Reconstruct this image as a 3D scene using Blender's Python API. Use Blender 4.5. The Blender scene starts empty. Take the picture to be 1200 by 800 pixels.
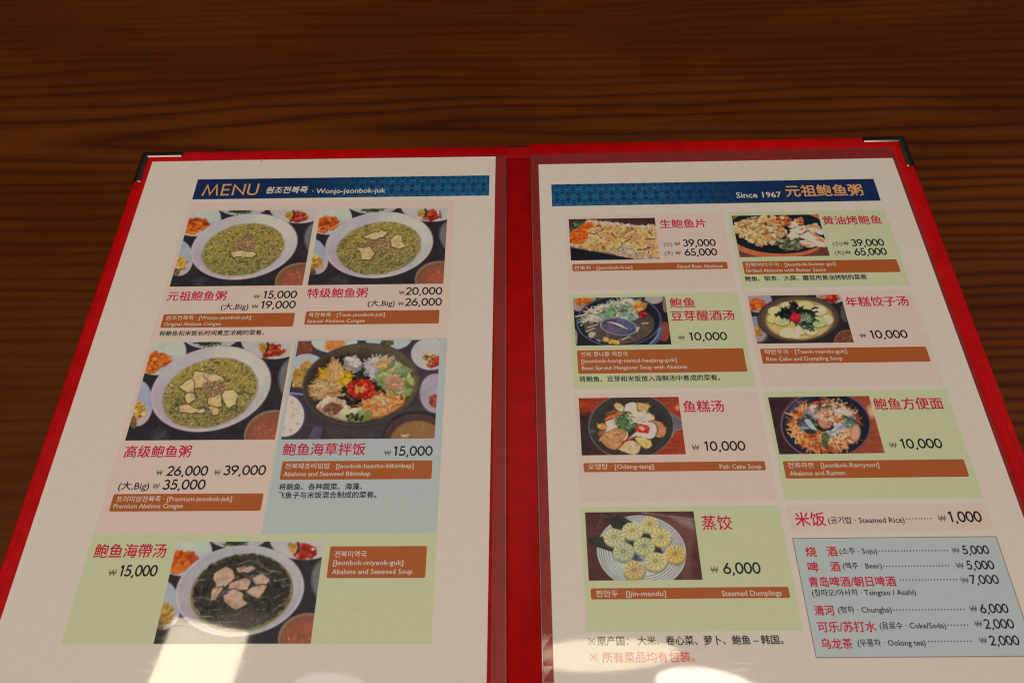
import bpy, bmesh, math, random
import numpy as np
from mathutils import Vector, Matrix

# ------------------------------------------------------------------ camera, world, lamps, exposure
S = bpy.context.scene
COL = S.collection
MM = 0.001                                   # everything below is written in millimetres of the real menu

cam_d = bpy.data.cameras.new("camera")
cam = bpy.data.objects.new("camera", cam_d)
COL.objects.link(cam)
cam_d.sensor_width = 36.0
cam_d.lens = 25.5
cam_d.clip_start = 0.01
cam_d.clip_end = 60.0
_p, _r, _y = math.radians(59.71998), math.radians(-2.41893), math.radians(1.86035)
_f = Vector((-math.sin(_y) * math.cos(_p), math.cos(_y) * math.cos(_p), -math.sin(_p)))
_rt = Vector((math.cos(_y), math.sin(_y), 0))
_up = _rt.cross(_f)
_c, _s = math.cos(_r), math.sin(_r)
_R, _U = _c * _rt + _s * _up, -_s * _rt + _c * _up
_m = Matrix((_R, _U, -_f)).transposed().to_4x4()
_m.translation = Vector((-10.206, -309.666, 321.464)) * MM
cam.matrix_world = _m
cam_d.dof.use_dof = True
cam_d.dof.focus_distance = 0.385
cam_d.dof.aperture_fstop = 18.0
S.camera = cam

S.view_settings.view_transform = 'Standard'
S.view_settings.look = 'None'
S.view_settings.exposure = 0.0
S.view_settings.gamma = 1.0
S.render.engine = 'CYCLES'
S.cycles.use_denoising = True
S.cycles.denoiser = 'OPENIMAGEDENOISE'
S.cycles.denoising_input_passes = 'RGB_ALBEDO_NORMAL'
S.cycles.denoising_prefilter = 'ACCURATE'
S.cycles.filter_width = 1.15
S.cycles.max_bounces = 8
S.cycles.transparent_max_bounces = 12

W = bpy.data.worlds.new("World")
S.world = W
W.use_nodes = True
_nt = W.node_tree
_bg = _nt.nodes['Background']
_bg.inputs['Strength'].default_value = 1.0
_tc = _nt.nodes.new('ShaderNodeTexCoord')
_sp = _nt.nodes.new('ShaderNodeSeparateXYZ')
_rp = _nt.nodes.new('ShaderNodeValToRGB')    # a dim room: brown low down, a pale ceiling above
_nt.links.new(_tc.outputs['Generated'], _sp.inputs[0])
_nt.links.new(_sp.outputs['Z'], _rp.inputs[0])
_nt.links.new(_rp.outputs[0], _bg.inputs['Color'])
_e = _rp.color_ramp.elements
_e[0].position, _e[0].color = 0.0, (0.012, 0.010, 0.009, 1)
_e[1].position, _e[1].color = 1.0, (0.50, 0.45, 0.39, 1)
_q = _rp.color_ramp.elements.new(0.5); _q.color = (0.035, 0.030, 0.027, 1)
_q = _rp.color_ramp.elements.new(0.8); _q.color = (0.14, 0.12, 0.098, 1)


def area_lamp(name, loc, aim, sx, sy, radiance, colour, shape='RECTANGLE', spin=0.0):
    """An area lamp of the given radiance; sizes in metres."""
    l = bpy.data.lights.new(name, 'AREA')
    l.shape = shape
    l.size, l.size_y = sx, sy
    k = math.pi / 4 if shape in ('ELLIPSE', 'DISK') else 1.0
    l.energy = radiance * math.pi * sx * sy * k
    l.color = colour
    o = bpy.data.objects.new(name, l)
    COL.objects.link(o)
    o.location = loc
    d = Vector(aim) - Vector(loc)
    o.rotation_euler = (d.to_track_quat('-Z', 'Y').to_matrix() @ Matrix.Rotation(spin, 3, 'Z')).to_euler()
    return o


KEY = 1.84
area_lamp("key_light", (-0.15, -1.15, 1.50), (0, -0.02, 0), 2.6, 1.0, KEY, (1.0, 0.735, 0.50))  # unseen key lamp added behind the camera, wide enough to glint on the chrome
area_lamp("side_window_light", (1.35, 0.25, 0.75), (0.1, -0.1, 0), 0.5, 0.7, 1.0, (0.62, 0.78, 1.0))
# lamps added overhead, shaped so the film mirrors them as the near-edge patches
def add_glare_lamp(name, loc, sx, sy, ang, radiance, colour, shape):
    o = area_lamp(name, loc, (loc[0], loc[1], 0), sx, sy, radiance, colour, shape)
    o.rotation_euler = (0, 0, math.radians(ang))
    return o


add_glare_lamp('glare_lamp', (-0.6616, -0.1742, 1.20), 0.2213, 0.1617, -100.9, 16.5, (1.0, 0.84, 0.6), 'RECTANGLE')
add_glare_lamp('glare_lamp', (0.1300, -0.1264, 1.20), 0.3038, 0.0585, -178.5, 11, (1.0, 0.86, 0.6), 'ELLIPSE')
add_glare_lamp('glare_lamp', (0.3293, -0.1829, 1.20), 0.1965, 0.0615, 172.0, 19, (1.0, 0.93, 0.8), 'ELLIPSE')
add_glare_lamp('glare_lamp', (-0.3915, -0.1758, 1.20), 0.1382, 0.0446, 177.4, 3.2, (0.92, 0.92, 1.0), 'ELLIPSE')


# ------------------------------------------------------------------ colours
def lin(c):
    c = np.asarray(c, float) / 255.0
    return np.where(c <= 0.04045, c / 12.92, ((c + 0.055) / 1.055) ** 2.4)


ILL = np.array([0.545, 0.432, 0.323])        # light on the table, per unit of white


def ink(r, g, b):
    """Print colour of something that looks (r, g, b) under the room's warm light."""
    a = np.clip((lin((r, g, b)) - 0.004) / ILL, 0.004, 0.85)
    return (float(a[0]), float(a[1]), float(a[2]), 1.0)


# ------------------------------------------------------------------ materials
def new_mat(name):
    m = bpy.data.materials.new(name)
    m.use_nodes = True
    nt = m.node_tree
    return m, nt, nt.nodes['Principled BSDF'], nt.nodes, nt.links


def film_coat(nt, b):
    """The clear pocket film lying on the printed sheet: a glossy coat, faintly wavy and scratched."""
    n, l = nt.nodes, nt.links
    g = n.new('ShaderNodeNewGeometry')
    mp = n.new('ShaderNodeMapping')
    mp.inputs['Rotation'].default_value = (0, 0, math.radians(24))
    mp.inputs['Scale'].default_value = (110, 420, 300)
    l.new(g.outputs['Position'], mp.inputs[0])
    n1 = n.new('ShaderNodeTexNoise'); n1.inputs['Scale'].default_value = 1.0; n1.inputs['Detail'].default_value = 4
    l.new(mp.outputs[0], n1.inputs['Vector'])
    n2 = n.new('ShaderNodeTexNoise'); n2.inputs['Scale'].default_value = 22.0; n2.inputs['Detail'].default_value = 1
    l.new(g.outputs['Position'], n2.inputs['Vector'])
    b1 = n.new('ShaderNodeBump'); b1.inputs['Strength'].default_value = 0.0016; b1.inputs['Distance'].default_value = 0.002
    l.new(n1.outputs['Fac'], b1.inputs['Height'])
    b2 = n.new('ShaderNodeBump'); b2.inputs['Strength'].default_value = 0.0075; b2.inputs['Distance'].default_value = 0.004
    l.new(n2.outputs['Fac'], b2.inputs['Height'])
    l.new(b1.outputs[0], b2.inputs['Normal'])
    # fine scratches roughen the film along thin lines
    mp2 = n.new('ShaderNodeMapping'); mp2.inputs['Rotation'].default_value = (0, 0, math.radians(-33)); mp2.inputs['Scale'].default_value = (60, 900, 1)
    l.new(g.outputs['Position'], mp2.inputs[0])
    n3 = n.new('ShaderNodeTexNoise'); n3.inputs['Scale'].default_value = 1.0; n3.inputs['Detail'].default_value = 2
    l.new(mp2.outputs[0], n3.inputs['Vector'])
    mr = n.new('ShaderNodeMapRange')
    mr.inputs['From Min'].default_value = 0.60; mr.inputs['From Max'].default_value = 0.72
    mr.inputs['To Min'].default_value = 0.035; mr.inputs['To Max'].default_value = 0.11
    l.new(n3.outputs['Fac'], mr.inputs['Value'])
    l.new(mr.outputs[0], b.inputs['Coat Roughness'])
    b.inputs['Coat Weight'].default_value = 1.0
    b.inputs['Coat IOR'].default_value = 1.5
    l.new(b2.outputs[0], b.inputs['Coat Normal'])


MATS = {}


def print_mat(name, rgb):
    """Flat printed ink on paper, with a little paper mottling, under the film."""
    if name in MATS:
        return MATS[name]
    m, nt, b, n, l = new_mat(name)
    c = ink(*rgb)
    g = n.new('ShaderNodeNewGeometry')
    t = n.new('ShaderNodeTexNoise'); t.inputs['Scale'].default_value = 260; t.inputs['Detail'].default_value = 3
    l.new(g.outputs['Position'], t.inputs['Vector'])
    r = n.new('ShaderNodeValToRGB')
    r.color_ramp.elements[0].position = 0.25; r.color_ramp.elements[0].color = tuple(x * 0.975 for x in c[:3]) + (1,)
    r.color_ramp.elements[1].position = 0.75; r.color_ramp.elements[1].color = tuple(min(1, x * 1.025) for x in c[:3]) + (1,)
    l.new(t.outputs['Fac'], r.inputs[0])
    out = r.outputs[0]
    if name == 'white_paper':                # a few specks of dirt caught in the pocket
        v = n.new('ShaderNodeTexVoronoi'); v.inputs['Scale'].default_value = 36
        l.new(g.outputs['Position'], v.inputs['Vector'])
        sp = n.new('ShaderNodeSeparateColor'); l.new(v.outputs['Color'], sp.inputs[0])
        sz = n.new('ShaderNodeMapRange'); sz.inputs['From Min'].default_value = 0.72; sz.inputs['To Min'].default_value = 0.0; sz.inputs['To Max'].default_value = 0.022
        l.new(sp.outputs[0], sz.inputs['Value'])
        lt = n.new('ShaderNodeMath'); lt.operation = 'LESS_THAN'
        l.new(v.outputs['Distance'], lt.inputs[0]); l.new(sz.outputs[0], lt.inputs[1])
        mx = n.new('ShaderNodeMix'); mx.data_type = 'RGBA'
        l.new(lt.outputs[0], mx.inputs[0]); l.new(out, mx.inputs[6]); mx.inputs[7].default_value = (0.22, 0.19, 0.16, 1)
        out = mx.outputs[2]
    l.new(out, b.inputs['Base Color'])
    b.inputs['Roughness'].default_value = 0.7
    b.inputs['Specular IOR Level'].default_value = 0.0
    film_coat(nt, b)
    MATS[name] = m
    return m


def picture_mat():
    if 'picture' in MATS:
        return MATS['picture']
    m, nt, b, n, l = new_mat('printed_picture')
    a = n.new('ShaderNodeVertexColor'); a.layer_name = 'ink'
    l.new(a.outputs[0], b.inputs['Base Color'])
    b.inputs['Roughness'].default_value = 0.7
    b.inputs['Specular IOR Level'].default_value = 0.0
    film_coat(nt, b)
    MATS['picture'] = m
    return m


def leather(name, c, rough=0.42, bump=0.25, scale=2600):
    m, nt, b, n, l = new_mat(name)
    g = n.new('ShaderNodeNewGeometry')
    v = n.new('ShaderNodeTexVoronoi'); v.inputs['Scale'].default_value = scale
    l.new(g.outputs['Position'], v.inputs['Vector'])
    t = n.new('ShaderNodeTexNoise'); t.inputs['Scale'].default_value = 90; t.inputs['Detail'].default_value = 5
    l.new(g.outputs['Position'], t.inputs['Vector'])
    r = n.new('ShaderNodeValToRGB')
    r.color_ramp.elements[0].position = 0.3; r.color_ramp.elements[0].color = tuple(x * 0.82 for x in c) + (1,)
    r.color_ramp.elements[1].position = 0.7; r.color_ramp.elements[1].color = tuple(min(1, x * 1.12) for x in c) + (1,)
    l.new(t.outputs['Fac'], r.inputs[0]); l.new(r.outputs[0], b.inputs['Base Color'])
    bp = n.new('ShaderNodeBump'); bp.inputs['Strength'].default_value = bump; bp.inputs['Distance'].default_value = 0.0003
    l.new(v.outputs['Distance'], bp.inputs['Height']); l.new(bp.outputs[0], b.inputs['Normal'])
    b.inputs['Roughness'].default_value = rough
    b.inputs['Specular IOR Level'].default_value = 0.12
    return m


M_RED = leather('red_leatherette', (0.56, 0.0022, 0.0060))
M_LINING = leather('dark_red_lining', (0.415, 0.0025, 0.0050), 0.5, 0.2, 1800)
M_THREAD = leather('red_thread', (0.33, 0.010, 0.012), 0.6, 0.3, 6000)


def chrome():
    m, nt, b, n, l = new_mat('worn_chrome')
    g = n.new('ShaderNodeNewGeometry')
    t = n.new('ShaderNodeTexNoise'); t.inputs['Scale'].default_value = 420; t.inputs['Detail'].default_value = 4
    l.new(g.outputs['Position'], t.inputs['Vector'])
    mr = n.new('ShaderNodeMapRange'); mr.inputs['To Min'].default_value = 0.05; mr.inputs['To Max'].default_value = 0.16
    l.new(t.outputs['Fac'], mr.inputs['Value']); l.new(mr.outputs[0], b.inputs['Roughness'])
    b.inputs['Base Color'].default_value = (0.36, 0.345, 0.33, 1)
    b.inputs['Metallic'].default_value = 1.0
    return m


M_CHROME = chrome()


def clear_film(milk=0.045):
    """Margin of the clear plastic pocket, seen over the red cover."""
    m, nt, b, n, l = new_mat('clear_plastic_film')
    out = n['Material Output']
    tr = n.new('ShaderNodeBsdfTransparent'); tr.inputs[0].default_value = (0.97, 0.97, 0.97, 1)
    g = n.new('ShaderNodeNewGeometry')
    t = n.new('ShaderNodeTexNoise'); t.inputs['Scale'].default_value = 130; t.inputs['Detail'].default_value = 4
    l.new(g.outputs['Position'], t.inputs['Vector'])
    bp = n.new('ShaderNodeBump'); bp.inputs['Strength'].default_value = 0.012; bp.inputs['Distance'].default_value = 0.001
    l.new(t.outputs['Fac'], bp.inputs['Height'])
    gl = n.new('ShaderNodeBsdfGlossy'); gl.inputs['Roughness'].default_value = 0.07
    l.new(bp.outputs[0], gl.inputs['Normal'])
    df = n.new('ShaderNodeBsdfDiffuse'); df.inputs[0].default_value = (0.55, 0.50, 0.50, 1)
    fr = n.new('ShaderNodeFresnel'); fr.inputs['IOR'].default_value = 1.55
    m1 = n.new('ShaderNodeMixShader'); m1.inputs[0].default_value = milk
    l.new(tr.outputs[0], m1.inputs[1]); l.new(df.outputs[0], m1.inputs[2])
    m2 = n.new('ShaderNodeMixShader'); l.new(fr.outputs[0], m2.inputs[0])
    l.new(m1.outputs[0], m2.inputs[1]); l.new(gl.outputs[0], m2.inputs[2])
    l.new(m2.outputs[0], out.inputs['Surface'])
    return m


M_FILM = clear_film()
M_SEAM = clear_film(0.16)


def table_wood():
    """Dark varnished plain-sawn softwood: long cathedral rings, dense straight grain further off."""
    m, nt, b, n, l = new_mat('dark_varnished_wood')

    def math_(op, a, c=None, d=None):
        q = n.new('ShaderNodeMath'); q.operation = op
        for i, v in enumerate((a, c, d)):
            if v is None:
                continue
            if isinstance(v, (int, float)):
                q.inputs[i].default_value = v
            else:
                l.new(v, q.inputs[i])
        return q.outputs[0]

    g = n.new('ShaderNodeNewGeometry')
    sx = n.new('ShaderNodeSeparateXYZ'); l.new(g.outputs['Position'], sx.inputs[0])

    def noise(scale, detail, sc, rough=0.5):
        mp = n.new('ShaderNodeMapping'); mp.inputs['Scale'].default_value = sc
        l.new(g.outputs['Position'], mp.inputs[0])
        t = n.new('ShaderNodeTexNoise'); t.inputs['Scale'].default_value = scale; t.inputs['Detail'].default_value = detail
        t.inputs['Roughness'].default_value = rough
        l.new(mp.outputs[0], t.inputs['Vector'])
        return t.outputs['Fac']

    warp = math_('SUBTRACT', noise(1.0, 2, (3.2, 11, 1)), 0.5)
    warp2 = math_('SUBTRACT', noise(1.0, 3, (9, 42, 1)), 0.5)
    y = math_('ADD', sx.outputs['Y'], math_('MULTIPLY', warp, 0.034))
    y = math_('ADD', y, math_('MULTIPLY', warp2, 0.0042))
    dy = math_('SUBTRACT', y, 0.034)
    dx = math_('MULTIPLY', math_('SUBTRACT', sx.outputs['X'], 0.16), 0.052)
    rho = math_('SQRT', math_('ADD', math_('MULTIPLY', dy, dy), math_('MULTIPLY', dx, dx)))
    wob = math_('SUBTRACT', noise(1.0, 2, (1.3, 30, 1)), 0.5)
    ph = math_('ADD', math_('MULTIPLY', math_('POWER', rho, 1.15), 165.0), math_('MULTIPLY', wob, 2.2))
    fr = math_('FRACT', ph)
    ring = n.new('ShaderNodeValToRGB')
    e = ring.color_ramp.elements
    e[0].position, e[0].color = 0.0, (0.30, 0.30, 0.30, 1)
    e[1].position, e[1].color = 1.0, (0.22, 0.22, 0.22, 1)
    for q_, v in ((0.12, 0.66), (0.38, 0.95), (0.64, 0.80), (0.86, 0.40), (0.94, 0.14)):
        q = ring.color_ramp.elements.new(q_); q.color = (v, v, v, 1)
    l.new(fr, ring.inputs[0])
    fib = noise(1.0, 6, (16, 1300, 40), 0.7)
    fine = noise(1.0, 3, (3.2, 240, 9), 0.62)
    blot = noise(1.0, 3, (5, 16, 5))
    far = n.new('ShaderNodeMapRange')          # the next board is quarter sawn: straighter, fainter grain
    far.inputs['From Min'].default_value = 0.055; far.inputs['From Max'].default_value = 0.105
    far.inputs['To Min'].default_value = 1.0; far.inputs['To Max'].default_value = 0.30
    l.new(math_('ADD', sx.outputs['Y'], math_('MULTIPLY', warp, 0.05)), far.inputs['Value'])
    side = n.new('ShaderNodeMapRange')         # the grain fades out towards the near left
    side.inputs['From Min'].default_value = -0.60; side.inputs['From Max'].default_value = -0.15
    side.inputs['To Min'].default_value = 0.22; side.inputs['To Max'].default_value = 1.0
    l.new(math_('ADD', sx.outputs['X'], math_('MULTIPLY', sx.outputs['Y'], 2.0)), side.inputs['Value'])
    k = math_('MULTIPLY', math_('MULTIPLY', far.outputs[0], side.outputs[0]), math_('ADD', 0.12, math_('MULTIPLY', blot, 1.15)))
    amt = math_('ADD', 0.55, math_('MULTIPLY', math_('SUBTRACT', ring.outputs[0], 0.66), k))
    amt = math_('ADD', amt, math_('MULTIPLY', math_('SUBTRACT', fib, 0.5), 0.48))
    amt = math_('ADD', amt, math_('MULTIPLY', math_('SUBTRACT', fine, 0.5), 0.50))
    amt = math_('ADD', amt, math_('MULTIPLY', math_('SUBTRACT', blot, 0.5), 0.85))
    pore = n.new('ShaderNodeMapRange')         # short dark pores along the grain
    pore.inputs['From Min'].default_value = 0.60; pore.inputs['From Max'].default_value = 0.74
    pore.inputs['To Min'].default_value = 0.0; pore.inputs['To Max'].default_value = 0.20
    l.new(noise(1.0, 2, (85, 1500, 1)), pore.inputs['Value'])
    amt = math_('SUBTRACT', amt, pore.outputs[0])
    cr = n.new('ShaderNodeValToRGB')
    e = cr.color_ramp.elements
    e[0].position, e[0].color = 0.0, (0.034, 0.0074, 0.0010, 1)
    e[1].position, e[1].color = 1.0, (0.146, 0.0420, 0.0046, 1)
    q = cr.color_ramp.elements.new(0.45); q.color = (0.080, 0.0198, 0.0021, 1)
    l.new(amt, cr.inputs[0]); l.new(cr.outputs[0], b.inputs['Base Color'])
    bp = n.new('ShaderNodeBump'); bp.inputs['Strength'].default_value = 0.12; bp.inputs['Distance'].default_value = 0.0006
    l.new(amt, bp.inputs['Height']); l.new(bp.outputs[0], b.inputs['Normal'])
    rr = n.new('ShaderNodeMapRange'); rr.inputs['To Min'].default_value = 0.28; rr.inputs['To Max'].default_value = 0.48
    l.new(blot, rr.inputs['Value']); l.new(rr.outputs[0], b.inputs['Roughness'])
    b.inputs['Specular IOR Level'].default_value = 0.13
    return m


# ------------------------------------------------------------------ mesh helpers
def link(name, me, mat, parent=None, loc=None):
    me.materials.append(mat)
    o = bpy.data.objects.new(name, me)
    COL.objects.link(o)
    if parent is not None:
        o.parent = parent
    if loc is not None:
        o.location = loc
    return o


def from_bm(name, bm, mat, parent=None, smooth=False):
    me = bpy.data.meshes.new(name)
    if smooth:
        for f in bm.faces:
            f.smooth = True
    bm.normal_update()
    bm.to_mesh(me)
    bm.free()
    return link(name, me, mat, parent)


def empty(name, label, cat, loc=(0, 0, 0), rz=0.0, group=None):
    o = bpy.data.objects.new(name, None)
    COL.objects.link(o)
    o.location = loc
    o.rotation_euler = (0, 0, rz)
    o.empty_display_size = 0.02
    o['label'] = label
    o['category'] = cat
    if group:
        o['group'] = group
    return o


def slab(x0, y0, x1, y1, z0, z1, bevel=0.0, seg=3):
    bm = bmesh.new()
    bmesh.ops.create_cube(bm, size=1.0)
    for v in bm.verts:
        v.co = Vector(((x0 if v.co.x < 0 else x1) * MM, (y0 if v.co.y < 0 else y1) * MM, (z0 if v.co.z < 0 else z1) * MM))
    if bevel:
        bmesh.ops.bevel(bm, geom=list(bm.edges), offset=bevel * MM, segments=seg, profile=0.6, affect='EDGES')
    return bm


def rounded_rect(u0, v0, u1, v1, z, r=0.0, n=5):
    """A printed rectangle lying on the sheet (ink has no thickness to speak of)."""
    pts = []
    if r <= 0:
        pts = [(u0, v0), (u1, v0), (u1, v1), (u0, v1)]
    else:
        for cx, cy, a0 in ((u1 - r, v0 + r, -90), (u1 - r, v1 - r, 0), (u0 + r, v1 - r, 90), (u0 + r, v0 + r, 180)):
            for k in range(n + 1):
                a = math.radians(a0 + 90 * k / n)
                pts.append((cx + r * math.cos(a), cy + r * math.sin(a)))
    bm = bmesh.new()
    bm.faces.new([bm.verts.new((x * MM, y * MM, z * MM)) for x, y in pts])
    return bm


def sweep(path, closed, profile, cap=True, end=None):
    """Sweep a closed (w, z) profile along a flat path with mitred corners; +w is to the left of travel."""
    bm = bmesh.new()
    n = len(path)
    rows = []
    for i, p in enumerate(path):
        p = Vector(p)
        d0 = (p - Vector(path[i - 1])).normalized() if (closed or i > 0) else None
        d1 = (Vector(path[(i + 1) % n]) - p).normalized() if (closed or i < n - 1) else None
        d0 = d0 or d1
        d1 = d1 or d0
        n0, n1 = Vector((-d0.y, d0.x)), Vector((-d1.y, d1.x))
        mt = (n0 + n1).normalized()
        mt /= max(0.2, mt.dot(n0))
        rows.append([bm.verts.new(((p.x + mt.x * w) * MM, (p.y + mt.y * w) * MM, z * MM)) for w, z in profile])
    if end:                                  # roll the two ends over: one more ring, pushed out and lowered
        for s in (0, -1):
            d = (Vector(path[s]) - Vector(path[1 if s == 0 else -2])).normalized() * end * MM
            row = [bm.verts.new((v.co.x + d.x, v.co.y + d.y, v.co.z - (end * MM if h > end + .6 else 0))) for v, (w, h) in zip(rows[s], [(w, h - profile[0][1]) for w, h in profile])]
            rows.insert(0, row) if s == 0 else rows.append(row)
        n += 2
    k = len(profile)
    for i in range(n if closed else n - 1):
        a, b = rows[i], rows[(i + 1) % n]
        for j in range(k):
            bm.faces.new((a[j], a[(j + 1) % k], b[(j + 1) % k], b[j]))
    if cap and not closed:
        bm.faces.new(list(reversed(rows[0])))
        bm.faces.new(rows[-1])
    bmesh.ops.recalc_face_normals(bm, faces=list(bm.faces))
    return bm


# ------------------------------------------------------------------ lettering
def font_mesh(s, bold=0.0, res=2):
    c = bpy.data.curves.new('lettering', 'FONT')
    c.body = s
    c.size = 1.0
    c.resolution_u = res
    c.offset = bold
    o = bpy.data.objects.new('lettering', c)
    COL.objects.link(o)
    dg = bpy.context.evaluated_depsgraph_get()
    me = bpy.data.meshes.new_from_object(o.evaluated_get(dg))
    bpy.data.objects.remove(o)
    bpy.data.curves.remove(c)
    co = np.empty(len(me.vertices) * 3, np.float32)
    me.vertices.foreach_get('co', co)
    return me, co.reshape(-1, 3)


def text(name, s, mat, parent, u0, v0, u1, h, z, mode, bold=0.0, shear=0.0):
    """Lettering between u0 and u1 (mm on the sheet). mode 'ink': the ink stands on v0 in its own proportions;
    'cap': v0 is the baseline and h the height of a capital. bold (mm) thickens it with copies laid a hair apart."""
    me, co = font_mesh(s)
    x0, x1 = co[:, 0].min(), co[:, 0].max()
    y0, y1 = co[:, 1].min(), co[:, 1].max()
    sx = (u1 - u0) / (x1 - x0)
    if mode == 'ink':
        sy = 0.6 * sx + 0.4 * h / (y1 - y0)
        yb = v0 + (h - sy * (y1 - y0)) * 0.5 - sy * y0
    else:
        sy = h / 0.735
        yb = v0
    out = np.empty_like(co)
    out[:, 0] = u0 + (co[:, 0] - x0 + shear * co[:, 1]) * sx
    out[:, 1] = yb + co[:, 1] * sy
    out[:, 2] = z
    if bold:
        base = bmesh.new(); base.from_mesh(me)
        for v, c in zip(base.verts, out):
            v.co = c
        one = bpy.data.meshes.new(name); base.to_mesh(one); base.free()
        bm = bmesh.new()
        for i, (dx, dy) in enumerate(((-.5, 0), (.5, 0), (0, -.45), (0, .45))):
            k = len(bm.verts)
            bm.from_mesh(one)
            bm.verts.ensure_lookup_table()
            for v in bm.verts[k:]:
                v.co += Vector((dx * bold, dy * bold, i * .004))
        for v in bm.verts:
            v.co *= MM
        bpy.data.meshes.remove(one)
        me2 = bpy.data.meshes.new(name)
        bm.to_mesh(me2); bm.free()
        bpy.data.meshes.remove(me)
        me = me2
        me.materials.clear()
    else:
        me.vertices.foreach_set('co', (out * MM).ravel())
        me.name = name
    me.update()
    return link(name, me, mat, parent)


def arc(cx, cy, rx, ry, a0, a1, n=16):
    return [(cx + rx * math.cos(math.radians(a0 + (a1 - a0) * k / n)), cy + ry * math.sin(math.radians(a0 + (a1 - a0) * k / n))) for k in range(n + 1)]


# a plain geometric numeral set: pen paths on a unit height, (advance, [(closed, points)])
GLYPH = {
    '0': (.66, [(True, arc(.31, .5, .25, .445, 0, 360, 28)[:-1])]),
    '1': (.50, [(False, [(.08, .815), (.27, .93), (.27, 0)])]),
    '2': (.62, [(False, arc(.28, .70, .225, .245, 165, -38, 18) + [(.09, .055), (.56, .055)])]),
    '3': (.62, [(False, arc(.27, .735, .20, .21, 155, -90, 16)), (False, arc(.27, .29, .235, .235, 90, -158, 18))]),
    '5': (.62, [(False, [(.51, .945), (.20, .945), (.135, .515)] + arc(.26, .325, .25, .27, 112, -150, 18))]),
    '6': (.64, [(True, arc(.30, .305, .245, .25, 0, 360, 26)[:-1]), (False, [(.43, .97), (.26, .70), (.115, .45)])]),
    '7': (.60, [(False, [(.05, .945), (.49, .945), (.15, 0)])]),
    '9': (.64, [(True, arc(.30, .695, .245, .25, 0, 360, 26)[:-1]), (False, [(.17, .03), (.34, .30), (.485, .55)])]),
    ',': (.30, [(False, [(.17, .10), (.08, -.15)])]),
    'M': (.93, [(False, [(.07, 0), (.21, .93), (.44, .09), (.67, .93), (.81, 0)])]),
    'E': (.56, [(False, [(.47, .945), (.09, .945), (.09, .055), (.47, .055)]), (False, [(.14, .50), (.44, .50)])]),
    'N': (.76, [(False, [(.09, 0), (.09, .91), (.62, .09), (.62, 1)])]),
    'U': (.66, [(False, [(.08, 1)] + arc(.305, .29, .225, .24, 180, 360, 16) + [(.53, 1)])]),
    '※': (1.1, [(False, [(.06, .06), (.94, .94)]), (False, [(.06, .94), (.94, .06)]), (False, [(.44, .90), (.56, .90)]), (False, [(.44, .10), (.56, .10)]), (False, [(.04, .5), (.16, .5)]), (False, [(.84, .5), (.96, .5)])]),
    '₩': (.92, [(False, [(.02, 1), (.22, .04), (.44, .96), (.66, .04), (.86, 1)]), (False, [(-.04, .60), (.92, .60)]), (False, [(-.04, .40), (.92, .40)])]),
}


def pen_text(name, s, mat, parent, u0, v0, u1, h, z, w):
    """Lettering drawn with a round-set pen of width w (of the height); each stroke is laid a hair above the last."""
    x = 0.0
    strokes = []
    for ch in s:
        adv, st = GLYPH[ch]
        for cl, pts in st:
            strokes.append((cl, [(px + x, py) for px, py in pts]))
        x += adv
    xs = [p[0] for _, st in strokes for p in st]
    x0, x1 = min(xs) - w / 2, max(xs) + w / 2
    sx = (u1 - u0) / (x1 - x0)
    bm = bmesh.new()
    for si, (cl, pts) in enumerate(strokes):
        n = len(pts)
        P = [Vector((p[0] * sx / h, p[1])) for p in pts]
        rows = []
        for i in range(n):
            d0 = (P[i] - P[i - 1]).normalized() if (cl or i) else None
            d1 = (P[(i + 1) % n] - P[i]).normalized() if (cl or i < n - 1) else None
            d0 = d0 or d1
            d1 = d1 or d0
            n0, n1 = Vector((-d0.y, d0.x)), Vector((-d1.y, d1.x))
            mt = (n0 + n1)
            mt = mt.normalized() if mt.length > 1e-4 else n0
            mt = mt / max(0.45, mt.dot(n0)) * (w / 2)
            rows.append([bm.verts.new((((P[i] + k * mt).x * h + u0 - x0 * sx) * MM, (v0 + (P[i] + k * mt).y * h) * MM, (z + 0.004 * (si % 5)) * MM)) for k in (1, -1)])
        for i in range(n if cl else n - 1):
            a, b = rows[i], rows[(i + 1) % n]
            bm.faces.new((a[0], a[1], b[1], b[0]))
    return from_bm(name, bm, mat, parent)


def dotted(name, mat, parent, u0, v, u1, z, step=1.32, r=0.30):
    bm = bmesh.new()
    for k in range(int((u1 - u0) / step) + 1):
        cx = u0 + k * step
        bm.faces.new([bm.verts.new(((cx + r * math.cos(a * math.pi / 4)) * MM, (v + r * math.sin(a * math.pi / 4)) * MM, z * MM)) for a in range(8)])
    return from_bm(name, bm, mat, parent)


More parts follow.
